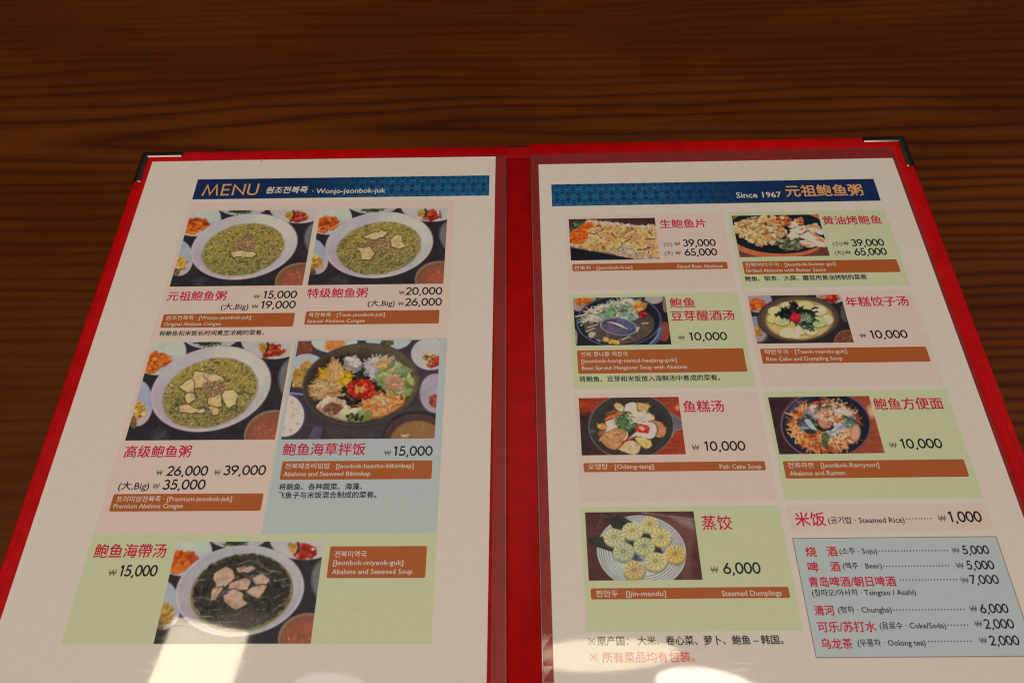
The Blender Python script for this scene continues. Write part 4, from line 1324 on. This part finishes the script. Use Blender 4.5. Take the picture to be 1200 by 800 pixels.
# spine: a lower lined strip with a shallow groove at each side
sp_prof = []
for k in range(15):
    x = -18.85 + 13.9 * k / 14
    sp_prof.append((x, -1.15 - .38 * math.exp(-((x + 17.2) / 1.1) ** 2) - .38 * math.exp(-((x + 6.6) / 1.1) ** 2)))
bm = bmesh.new()
rows = []
for yy in (14.6, 14.2, -306):
    dz = -.5 if yy == 14.6 else 0
    rows.append([bm.verts.new((x * MM, yy * MM, z(h + dz) * MM)) for x, h in sp_prof])
rows.insert(0, [bm.verts.new((x * MM, 14.7 * MM, z(-3.35) * MM)) for x, h in sp_prof])
rows.append([bm.verts.new((x * MM, -306.1 * MM, z(-3.35) * MM)) for x, h in sp_prof])
for a, b in zip(rows, rows[1:]):
    for i in range(14):
        bm.faces.new((a[i], b[i], b[i + 1], a[i + 1]))
bmesh.ops.recalc_face_normals(bm, faces=list(bm.faces))
from_bm('spine', bm, M_LINING, cover, True)
# the binding carries on over the head of the spine, a little lower
from_bm('spine_head', slab(-19.2, 5.6, -4.6, 14.9, z(-1.0), z(-.12), .45, 3), M_LINING, cover, True)


def film_margin(x0, y0, x1, y1, h):
    """Margin of the clear pocket film, welded to the cover round the sheet."""
    bm = bmesh.new()
    nx, ny = max(1, int((x1 - x0) / 3)), max(1, int((y1 - y0) / 6))
    g = [[bm.verts.new(((x0 + (x1 - x0) * i / nx) * MM, (y0 + (y1 - y0) * j / ny) * MM, z(h + .05 * math.sin(j * .9 + i * 1.7) * math.sin(j * .37)) * MM)) for i in range(nx + 1)] for j in range(ny + 1)]
    for j in range(ny):
        for i in range(nx):
            bm.faces.new((g[j][i], g[j][i + 1], g[j + 1][i + 1], g[j + 1][i]))
    return bm


from_bm('pocket_film', film_margin(-25.5, -305, -19.3, 7.6, .22), M_FILM, cover)
from_bm('pocket_film', film_margin(-4.6, -305, -.05, 8.2, .22), M_FILM, cover)
from_bm('pocket_film', film_margin(-.05, .1, 212.0, 8.2, .22), M_FILM, cover)
from_bm('pocket_film', film_margin(210.1, -305, 212.0, .1, .22), M_FILM, cover)

for x0, y0, x1, y1 in ((-19.75, -305, -19.3, 7.4), (-4.7, -305, -4.25, 8.0)):
    from_bm('pocket_seam', slab(x0, y0, x1, y1, z(.24), z(.46), .1, 2), M_SEAM, cover)

# ------------------------------------------------------------------ the two printed sheets in the pockets
A_L = math.radians(-0.3035142)
sheet_l = empty('menu_sheet', 'printed menu sheet with five larger dish photos under a banner reading MENU', 'menu sheet', (0, 0, 0), A_L, 'printed sheets in the menu cover')
sheet_r = empty('menu_sheet', 'printed menu sheet with seven dish photos, a drinks list and a Since 1967 banner', 'menu sheet', (0, 0, 0), 0, 'printed sheets in the menu cover')
Z_PANEL, Z_ART, Z_TEXT = 0.05, 0.10, 0.15

C_PAPER = print_mat('white_paper', (181, 163, 143))
C_PINK = print_mat('pink_ink', (197, 156, 138))
C_GREEN = print_mat('green_ink', (166, 162, 123))
C_BLUE = print_mat('pale_blue_ink', (152, 153, 156))
C_BROWN = print_mat('brown_ink', (142, 71, 34))
C_NAME = print_mat('crimson_ink', (164, 16, 52))
C_BLACK = print_mat('black_ink', (30, 24, 26))
C_GREY = print_mat('grey_ink', (70, 62, 58))
C_WHITE = print_mat('unprinted_white', (206, 190, 174))
C_ORANGE = print_mat('orange_ink', (208, 126, 74))
C_FRAME = print_mat('frame_line_ink', (120, 86, 78))
C_NOTE = print_mat('red_note_ink', (196, 70, 62))

from_bm('paper', slab(-235.2, -290, -25.7, 7.0, -.28, 0), C_PAPER, sheet_l)
from_bm('paper', slab(0, -297, 210, 0, -.28, 0), C_PAPER, sheet_r)

B_L, B_R = (-203.41, -23.81, -29.15, -8.16), (7.13, -32.65, 194.54, -16.05)
ban_l = paint_banner(B_L[2] - B_L[0], B_L[3] - B_L[1], False).build('header_banner', sheet_l, *B_L, Z_PANEL)
ban_r = paint_banner(B_R[2] - B_R[0], B_R[3] - B_R[1], True).build('header_banner', sheet_r, *B_R, Z_PANEL)

PANELS = {  # key: sheet, name, colour, u0, v0, u1, v1, label
    'L1': (sheet_l, 'dish_panel', C_PINK, -203.92, -119.73, -127.8, -26.66, 'pink panel of the original abalone congee'),
    'L2': (sheet_l, 'dish_panel', C_PINK, -127.8, -119.73, -49.0, -26.66, 'pink panel of the special abalone congee'),
    'L3': (sheet_l, 'dish_panel', C_PINK, -203.92, -220.49, -127.8, -119.73, 'pink panel of the premium abalone congee'),
    'L4': (sheet_l, 'dish_panel', C_BLUE, -127.8, -220.49, -49.0, -119.73, 'pale blue panel of the seaweed bibimbap'),
    'L5': (sheet_l, 'dish_panel', C_GREEN, -203.92, -266.5, -49.0, -220.49, 'green panel of the abalone seaweed soup'),
    'R1': (sheet_r, 'dish_panel', C_PINK, 14.15, -90.9, 103.42, -39.59, 'pink panel of the sliced raw abalone'),
    'R2': (sheet_r, 'dish_panel', C_GREEN, 106.63, -91.2, 195.11, -39.3, 'green panel of the butter grilled abalone'),
    'R3': (sheet_r, 'dish_panel', C_GREEN, 14.15, -149.83, 103.42, -93.81, 'green panel of the bean sprout soup'),
    'R4': (sheet_r, 'dish_panel', C_PINK, 106.63, -149.83, 195.11, -93.9, 'pink panel of the rice cake dumpling soup'),
    'R5': (sheet_r, 'dish_panel', C_PINK, 14.15, -206.74, 103.42, -152.56, 'pink panel of the fish cake soup'),
    'R6': (sheet_r, 'dish_panel', C_GREEN, 106.63, -206.74, 195.11, -152.56, 'green panel of the abalone ramen'),
    'R7': (sheet_r, 'dish_panel', C_GREEN, 14.15, -262.15, 103.42, -209.34, 'green panel of the steamed dumplings'),
    'R8': (sheet_r, 'rice_panel', C_PINK, 106.63, -221.39, 195.21, -209.34, 'narrow pink panel of the steamed rice'),
    'R9': (sheet_r, 'drinks_panel', C_BLUE, 106.45, -272.67, 195.21, -224.07, 'framed pale blue list of drinks'),
}
PANEL = {}
for k, (sh, nm, mt, u0, v0, u1, v1, lb) in PANELS.items():
    PANEL[k] = from_bm(nm, rounded_rect(u0, v0, u1, v1, Z_PANEL), mt, sh)
    PANEL[k]['label'] = lb
PANEL['LB'], PANEL['RB'], PANEL['RN'] = ban_l, ban_r, sheet_r

# thin brown frame round the drinks list
u0, v0, u1, v1 = PANELS['R9'][3:7]
t = .32
bm = bmesh.new()
o4 = [bm.verts.new((x * MM, y * MM, Z_ART * MM)) for x, y in ((u0, v0), (u1, v0), (u1, v1), (u0, v1))]
i4 = [bm.verts.new((x * MM, y * MM, Z_ART * MM)) for x, y in ((u0 + t, v0 + t), (u1 - t, v0 + t), (u1 - t, v1 - t), (u0 + t, v1 - t))]
for i in range(4):
    bm.faces.new((o4[i], o4[(i + 1) % 4], i4[(i + 1) % 4], i4[i]))
from_bm('frame_line', bm, C_FRAME, PANEL['R9'])

PLATES = {
    'L1': (-200.5, -111.9, -130.4, -103.4), 'L2': (-124.6, -110.9, -53.9, -102.5), 'L3': (-199.8, -210.0, -130.0, -201.8), 'L4': (-123.7, -195.4, -52.9, -186.3),
    'L5': (-95.96, -239.92, -53.04, -226.25), 'R1': (16.73, -78.58, 100.74, -73.87), 'R2': (109.09, -82.46, 192.26, -74.0), 'R3': (16.73, -141.34, 100.74, -127.95),
    'R4': (109.09, -137.09, 192.26, -128.44), 'R5': (16.73, -192.71, 100.74, -188.24), 'R6': (109.09, -196.87, 192.26, -188.43), 'R7': (16.73, -249.16, 100.74, -244.62),
}
for k, r in PLATES.items():
    from_bm('caption_plate', rounded_rect(*r, Z_ART, .8), C_BROWN, PANEL[k])

PHOTOS = {
    'L1': (-201.78, -85.72, -129.24, -32.6, paint_original, 'photo of a white bowl of green congee with one abalone slice'),
    'L2': (-126.31, -85.72, -52.77, -32.6, paint_special, 'photo of a white bowl of green congee with three abalone slices'),
    'L3': (-201.78, -175.25, -129.24, -120.73, paint_premium, 'photo of a white bowl of congee covered in abalone slices'),
    'L4': (-126.14, -175.25, -52.62, -120.73, paint_bibimbap, 'photo of a dark bowl of bibimbap with red roe in the middle'),
    'L5': (-164.99, -266.3, -99.11, -223.95, paint_seaweed_soup, 'photo of a bowl of black seaweed soup with abalone'),
    'R1': (16.2, -71.39, 64.88, -42.4, paint_raw_abalone, 'photo of sliced raw abalone with an orange garnish'),
    'R2': (108.26, -71.01, 157.02, -41.92, paint_butter_abalone, 'photo of grilled abalone on a black hot plate'),
    'R3': (16.2, -125.16, 64.88, -96.06, paint_sprout_soup, 'photo of a black pot of sprout soup with an abalone shell'),
    'R4': (108.26, -125.51, 157.02, -96.36, paint_dumpling_soup, 'photo of dumpling soup in a brown bowl'),
    'R5': (16.2, -184.45, 64.88, -154.73, paint_fish_cake, 'photo of fish cakes in a black pan'),
    'R6': (108.26, -185.02, 157.02, -155.57, paint_ramen, 'photo of red ramen in a dark bowl'),
    'R7': (16.2, -241.43, 64.88, -211.59, paint_steamed_dumplings, 'photo of nine steamed dumplings on a striped plate'),
}
for k, (u0, v0, u1, v1, fn, lb) in PHOTOS.items():
    fn(u1 - u0, v1 - v0).build('dish_photo', PANEL[k], u0, v0, u1, v1, Z_ART, lb)

TEXTS = [
    ('LB', 'menu', 'MENU', -198.81, -21.07, -165.24, 8.67),
    ('LB', 'brush', '원조전복죽', -160.79, -20.24, -136.39, 5.48),
    ('LB', 'lat', '· Wonjo-jeonbok-juk', -133.22, -20.56, -90.04, 4.97),
    ('L1', 'cjk', '元祖鲍鱼粥', -201.3, -95.17, -169.44, 6.44),
    ('L1', 'won', '₩', -154.57, -94.25, -151.14, 3.0),
    ('L1', 'num', '15,000', -149.67, -94.05, -131.15, 4.98),
    ('L1', 'big', '(大,Big)', -170.79, -100.74, -156.08, 4.28),
    ('L1', 'won', '₩', -154.51, -100.62, -150.7, 2.85),
    ('L1', 'num', '19,000', -149.82, -100.52, -130.84, 4.69),
    ('L1', 'cap', '원조전복죽 · [Wonjo-jeonbok-juk]', -198.74, -106.91, -153.42, 2.61),
    ('L1', 'cap', 'Original Abalone Congee', -198.84, -110.74, -168.79, 2.38),
    ('L1', 'desc', '将鲍鱼和米饭长时间煮至浓稠的菜肴。', -200.02, -116.78, -144.9, 2.93),
    ('L2', 'cjk', '特级鲍鱼粥', -125.66, -94.19, -93.29, 6.43),
    ('L2', 'won', '₩', -76.45, -92.78, -73.2, 3.11),
    ('L2', 'num', '20,000', -72.76, -92.73, -53.03, 4.88),
    ('L2', 'big', '(大,Big)', -92.44, -99.59, -78.05, 4.28),
    ('L2', 'won', '₩', -76.31, -99.78, -73.1, 3.25),
    ('L2', 'num', '26,000', -72.66, -99.72, -52.86, 5.09),
    ('L2', 'cap', '특전복죽 · [Teuk-jeonbok-juk]', -122.95, -106.0, -82.76, 2.5),
    ('L2', 'cap', 'Special Abalone Congee', -123.27, -109.71, -92.94, 2.18),
    ('L3', 'cjk', '高级鲍鱼粥', -200.27, -184.05, -168.44, 6.16),
    ('L3', 'won', '₩', -182.48, -193.04, -179.45, 3.11),
    ('L3', 'num', '26,000', -177.63, -193.08, -158.08, 4.8),
    ('L3', 'won', '₩', -155.24, -193.05, -152.05, 3.19),
    ('L3', 'num', '39,000', -150.99, -192.96, -130.78, 5.05),
    ('L3', 'big', '(大,Big)', -198.59, -199.56, -184.24, 3.88),
    ('L3', 'won', '₩', -182.59, -199.58, -179.27, 2.97),
    ('L3', 'num', '35,000', -177.99, -199.78, -157.84, 4.95),
    ('L3', 'cap', '프리미엄전복죽 · [Premium-jeonbok-juk]', -197.83, -205.32, -144.21, 2.35),
    ('L3', 'cap', 'Premium Abalone Congee', -198.1, -208.54, -166.15, 2.0),
    ('L4', 'cjk', '鲍鱼海草拌饭', -124.47, -183.49, -85.12, 6.23),
    ('L4', 'won', '₩', -76.15, -183.87, -72.77, 3.0),
    ('L4', 'num', '15,000', -71.94, -183.91, -52.99, 5.25),
    ('L4', 'cap', '전복해초비빔밥 · [Jeonbok-haecho-bibimbap]', -122.02, -189.89, -61.6, 2.45),
    ('L4', 'cap', 'Abalone and Seaweed Bibimbap', -122.22, -193.63, -81.5, 2.25),
    ('L4', 'desc', '将鲍鱼、各种蔬菜、海藻、', -123.36, -200.32, -84.77, 3.11),
    ('L4', 'desc', '飞鱼子与米饭混合制成的菜肴。', -123.26, -204.26, -77.69, 3.0),
    ('L5', 'cjk', '鲍鱼海帶汤', -201.03, -230.98, -168.94, 6.31),
    ('L5', 'won', '₩', -192.3, -238.81, -188.56, 3.2),
    ('L5', 'num', '15,000', -187.59, -238.85, -170.67, 4.67),
    ('L5', 'cap', '전복미역국', -93.59, -230.76, -79.56, 2.6),
    ('L5', 'cap', '[Jeonbok-miyeok-guk]', -93.7, -234.38, -63.01, 2.39),
    ('L5', 'cap', 'Abalone and Seaweed Soup', -93.86, -238.2, -58.82, 2.36),
    ('RB', 'lat', 'Since 1967', 113.34, -28.86, 138.97, 4.65),
    ('RB', 'cjko', '元祖鲍鱼粥', 142.07, -28.91, 186.0, 9.2),
    ('R1', 'cjk', '生鲍鱼片', 67.34, -50.16, 92.93, 6.38),
    ('R1', 'small', '(小)', 67.91, -62.44, 72.62, 3.08),
    ('R1', 'won', '₩', 73.72, -62.55, 77.12, 3.2),
    ('R1', 'num', '39,000', 78.36, -63.03, 96.67, 4.38),
    ('R1', 'small', '(大)', 67.7, -68.66, 72.38, 3.15),
    ('R1', 'won', '₩', 73.45, -68.87, 76.73, 3.38),
    ('R1', 'num', '65,000', 78.6, -69.47, 96.48, 4.43),
    ('R1', 'cap', '전복회 · [Jeonbok-hoe]', 17.73, -77.61, 49.19, 2.74),
    ('R1', 'cap', 'Sliced Raw Abalone', 73.44, -77.66, 98.04, 2.51),
    ('R2', 'cjk', '黄油烤鲍鱼', 158.53, -49.56, 191.08, 6.24),
    ('R2', 'small', '(小)', 160.29, -64.08, 165.28, 3.0),
    ('R2', 'won', '₩', 165.91, -64.17, 169.41, 3.25),
    ('R2', 'num', '39,000', 170.51, -64.79, 188.52, 4.75),
    ('R2', 'small', '(大)', 160.08, -70.27, 165.02, 2.95),
    ('R2', 'won', '₩', 165.45, -70.37, 169.03, 3.32),
    ('R2', 'num', '65,000', 170.7, -70.98, 188.37, 4.8),
    ('R2', 'cap', '전복버터구이 · [Jeonbok-butter-gui]', 110.32, -77.4, 158.74, 2.78),
    ('R2', 'cap', 'Grilled Abalone with Butter Sauce', 110.09, -81.13, 152.76, 2.4),
    ('R2', 'desc', '鲍鱼、银杏、大蒜、蘑菇用黄油烤制的菜肴', 108.74, -87.02, 173.34, 3.43),
    ('R3', 'cjk', '鲍鱼', 66.89, -102.8, 79.98, 5.7),
    ('R3', 'cjk', '豆芽醒酒汤', 66.61, -111.13, 99.3, 6.06),
    ('R3', 'won', '₩', 68.6, -122.77, 72.2, 3.25),
    ('R3', 'num', '10,000', 74.15, -123.04, 93.78, 4.93),
    ('R3', 'cap', '전복 콩나물 해장국', 18.52, -131.41, 42.2, 2.45),
    ('R3', 'cap', '[Jeonbok-kong-namul-haejang-guk]', 18.65, -135.21, 66.32, 2.25),
    ('R3', 'cap', 'Bean Sprout Hangover Soup with Abalone', 18.67, -139.16, 71.07, 1.95),
    ('R3', 'desc', '将鲍鱼、豆芽和米饭放入海鲜汤中煮成的菜肴。', 17.08, -146.06, 86.6, 3.32),
    ('R4', 'cjk', '年糕饺子汤', 158.65, -104.04, 190.92, 6.11),
    ('R4', 'won', '₩', 160.77, -123.03, 164.26, 3.17),
    ('R4', 'num', '10,000', 166.01, -123.36, 185.13, 4.92),
    ('R4', 'cap', '떡만두국 · [Tteok-mandu-guk]', 111.14, -131.49, 152.14, 2.35),
    ('R4', 'cap', 'Rice Cake and Dumpling Soup', 111.33, -135.5, 149.01, 2.54),
    ('R5', 'cjk', '鱼糕汤', 66.55, -163.07, 86.06, 6.18),
    ('R5', 'won', '₩', 67.97, -182.54, 71.73, 3.25),
    ('R5', 'num', '10,000', 73.67, -182.93, 93.18, 5.05),
    ('R5', 'cap', '오뎅탕 · [Odeng-tang]', 18.86, -191.24, 49.11, 2.34),
    ('R5', 'cap', 'Fish Cake Soup', 79.61, -191.82, 98.75, 1.99),
    ('R6', 'cjk', '鲍鱼方便面', 158.29, -163.12, 191.11, 6.38),
    ('R6', 'won', '₩', 160.0, -182.57, 163.72, 3.04),
    ('R6', 'num', '10,000', 165.24, -182.87, 184.74, 4.9),
    ('R6', 'cap', '전복라면 · [Jeonbok-Ramyeon]', 111.01, -191.7, 152.77, 2.25),
    ('R6', 'cap', 'Abalone and Ramen', 111.13, -195.4, 136.44, 2.13),
    ('R7', 'cjk', '蒸饺', 67.89, -220.26, 81.15, 6.75),
    ('R7', 'won', '₩', 68.69, -238.75, 72.32, 2.87),
    ('R7', 'num', '6,000', 74.17, -239.1, 90.43, 4.85),
    ('R7', 'cap', '찐만두 · [Jjin-mandu]', 18.93, -247.96, 48.54, 2.5),
    ('R7', 'cap', 'Steamed Dumplings', 72.22, -248.18, 97.41, 2.2),
    ('RN', 'ref', '※', 14.55, -267.13, 17.54, 2.89),
    ('RN', 'desc', '原产国： 大米、卷心菜、萝卜、鲍鱼 – 韩国。', 18.3, -267.41, 94.51, 3.61),
    ('RN', 'ref', '※', 14.67, -273.36, 18.3, 3.19),
    ('RN', 'note', '所有菜品均有包装。', 19.99, -273.81, 57.47, 3.89),
    ('R8', 'cjk', '米饭', 109.39, -218.79, 122.66, 6.12),
    ('R8', 'par', '(공기밥 · Steamed Rice)', 123.8, -217.67, 157.35, 2.84),
    ('R8', 'dots', '.', 158.6, -216.02, 169.98, 0.53),
    ('R8', 'won', '₩', 172.32, -217.38, 176.07, 3.47),
    ('R8', 'num', '1,000', 176.94, -217.7, 191.61, 4.63),
    ('R9', 'cjk', '烧', 111.08, -232.1, 115.56, 4.04),
    ('R9', 'cjk', '酒', 120.38, -232.08, 124.66, 4.14),
    ('R9', 'par', '(소주 · Soju)', 125.67, -231.03, 141.88, 2.42),
    ('R9', 'dots', '.', 143.09, -230.05, 172.94, 0.71),
    ('R9', 'won', '₩', 174.02, -231.27, 177.59, 3.02),
    ('R9', 'num', '5,000', 178.41, -231.7, 190.02, 3.82),
    ('R9', 'cjk', '啤', 110.74, -238.56, 115.18, 4.05),
    ('R9', 'cjk', '酒', 120.25, -238.54, 124.48, 4.15),
    ('R9', 'par', '(맥주 · Beer)', 125.61, -237.36, 142.27, 2.47),
    ('R9', 'dots', '.', 143.12, -236.53, 171.47, 0.69),
    ('R9', 'won', '₩', 173.83, -237.73, 177.36, 2.96),
    ('R9', 'num', '5,000', 178.17, -238.15, 190.06, 3.84),
    ('R9', 'cjk', '青岛啤酒/朝日啤酒', 109.82, -244.87, 146.44, 4.26),
    ('R9', 'dots', '.', 148.57, -242.29, 172.67, 0.68),
    ('R9', 'won', '₩', 173.9, -243.87, 177.4, 3.0),
    ('R9', 'num', '7,000', 177.73, -244.18, 190.0, 3.77),
    ('R9', 'par', '(칭따오/아사히 · Tsingtao / Asahi)', 110.18, -248.4, 153.61, 2.29),
    ('R9', 'cjk', '清河', 109.65, -256.29, 117.96, 4.01),
    ('R9', 'par', '(청하 · Chungha)', 119.51, -255.3, 141.68, 2.43),
    ('R9', 'dots', '.', 142.66, -254.39, 172.12, 0.65),
    ('R9', 'won', '₩', 174.05, -255.42, 177.29, 2.79),
    ('R9', 'num', '6,000', 178.24, -255.9, 189.98, 3.63),
    ('R9', 'cjk', '可乐/苏打水', 109.69, -262.87, 133.56, 4.11),
    ('R9', 'par', '(음료수 · Coke/Soda)', 135.16, -261.65, 162.25, 2.19),
    ('R9', 'dots', '.', 163.32, -260.51, 171.99, 0.55),
    ('R9', 'won', '₩', 174.06, -261.39, 177.46, 2.55),
    ('R9', 'num', '2,000', 177.98, -261.95, 190.17, 3.55),
    ('R9', 'cjk', '乌龙茶', 109.76, -269.16, 122.36, 3.84),
    ('R9', 'par', '(우롱차 · Oolong tea)', 124.55, -268.2, 152.01, 2.32),
    ('R9', 'dots', '.', 153.44, -266.71, 171.74, 0.63),
    ('R9', 'won', '₩', 173.98, -267.78, 177.25, 2.5),
    ('R9', 'num', '2,000', 178.05, -268.33, 190.11, 3.57),
]

for k, st, s, u0, v0, u1, h in TEXTS:
    par = PANEL[k]
    if st == 'menu':
        pen_text('banner_title', s, C_ORANGE, par, u0, v0, u1, h, Z_TEXT, .13)
    elif st == 'brush':
        text('banner_lettering', s, C_WHITE, par, u0, v0, u1, h, Z_TEXT, 'ink', .30, .12)
    elif st == 'lat':
        text('banner_lettering', s, C_WHITE, par, u0, v0, u1, 4.3 if 'Since' in s else 3.9, Z_TEXT, 'cap', .16)
    elif st == 'cjk':
        text('dish_name' if k != 'R9' else 'drink_name', s, C_NAME, par, u0, v0, u1, h, Z_TEXT, 'ink', .16)
    elif st == 'cjko':
        text('banner_title', s, C_ORANGE, par, u0, v0, u1, h, Z_TEXT, 'ink', .34)
    elif st == 'won':
        pen_text('won_sign', s, C_GREY, par, u0, v0, u1, 2.9 if k != 'R9' else 2.55, Z_TEXT, .105)
    elif st == 'num':
        pen_text('price', s, C_BLACK, par, u0, v0, u1, 4.75 if k not in ('R9',) else 3.65, Z_TEXT, .16)
    elif st in ('big', 'small'):
        text('portion_size', s, C_BLACK if st == 'big' else C_GREY, par, u0, v0, u1, 3.35 if st == 'big' else 2.5, Z_TEXT, 'cap', .06)
    elif st == 'cap':
        text('caption', s, C_WHITE, par, u0, v0, u1, 2.25, Z_TEXT, 'cap', .05)
    elif st == 'par':
        text('drink_note' if k == 'R9' else 'dish_note', s, C_BLACK, par, u0, v0, u1, 2.3 if k == 'R9' else 2.6, Z_TEXT, 'cap', .06)
    elif st in ('desc', 'note'):
        text('footnote' if k == 'RN' else 'description', s, C_NOTE if st == 'note' else C_BLACK, par, u0, v0, u1, h, Z_TEXT, 'ink', .10)
    elif st == 'ref':
        pen_text('reference_mark', s, C_NOTE if v0 < -270 else C_BLACK, par, u0, v0, u1, h, Z_TEXT, .10)
    elif st == 'dots':
        dotted('leader_dots', C_GREY, par, u0, v0, u1, Z_TEXT)
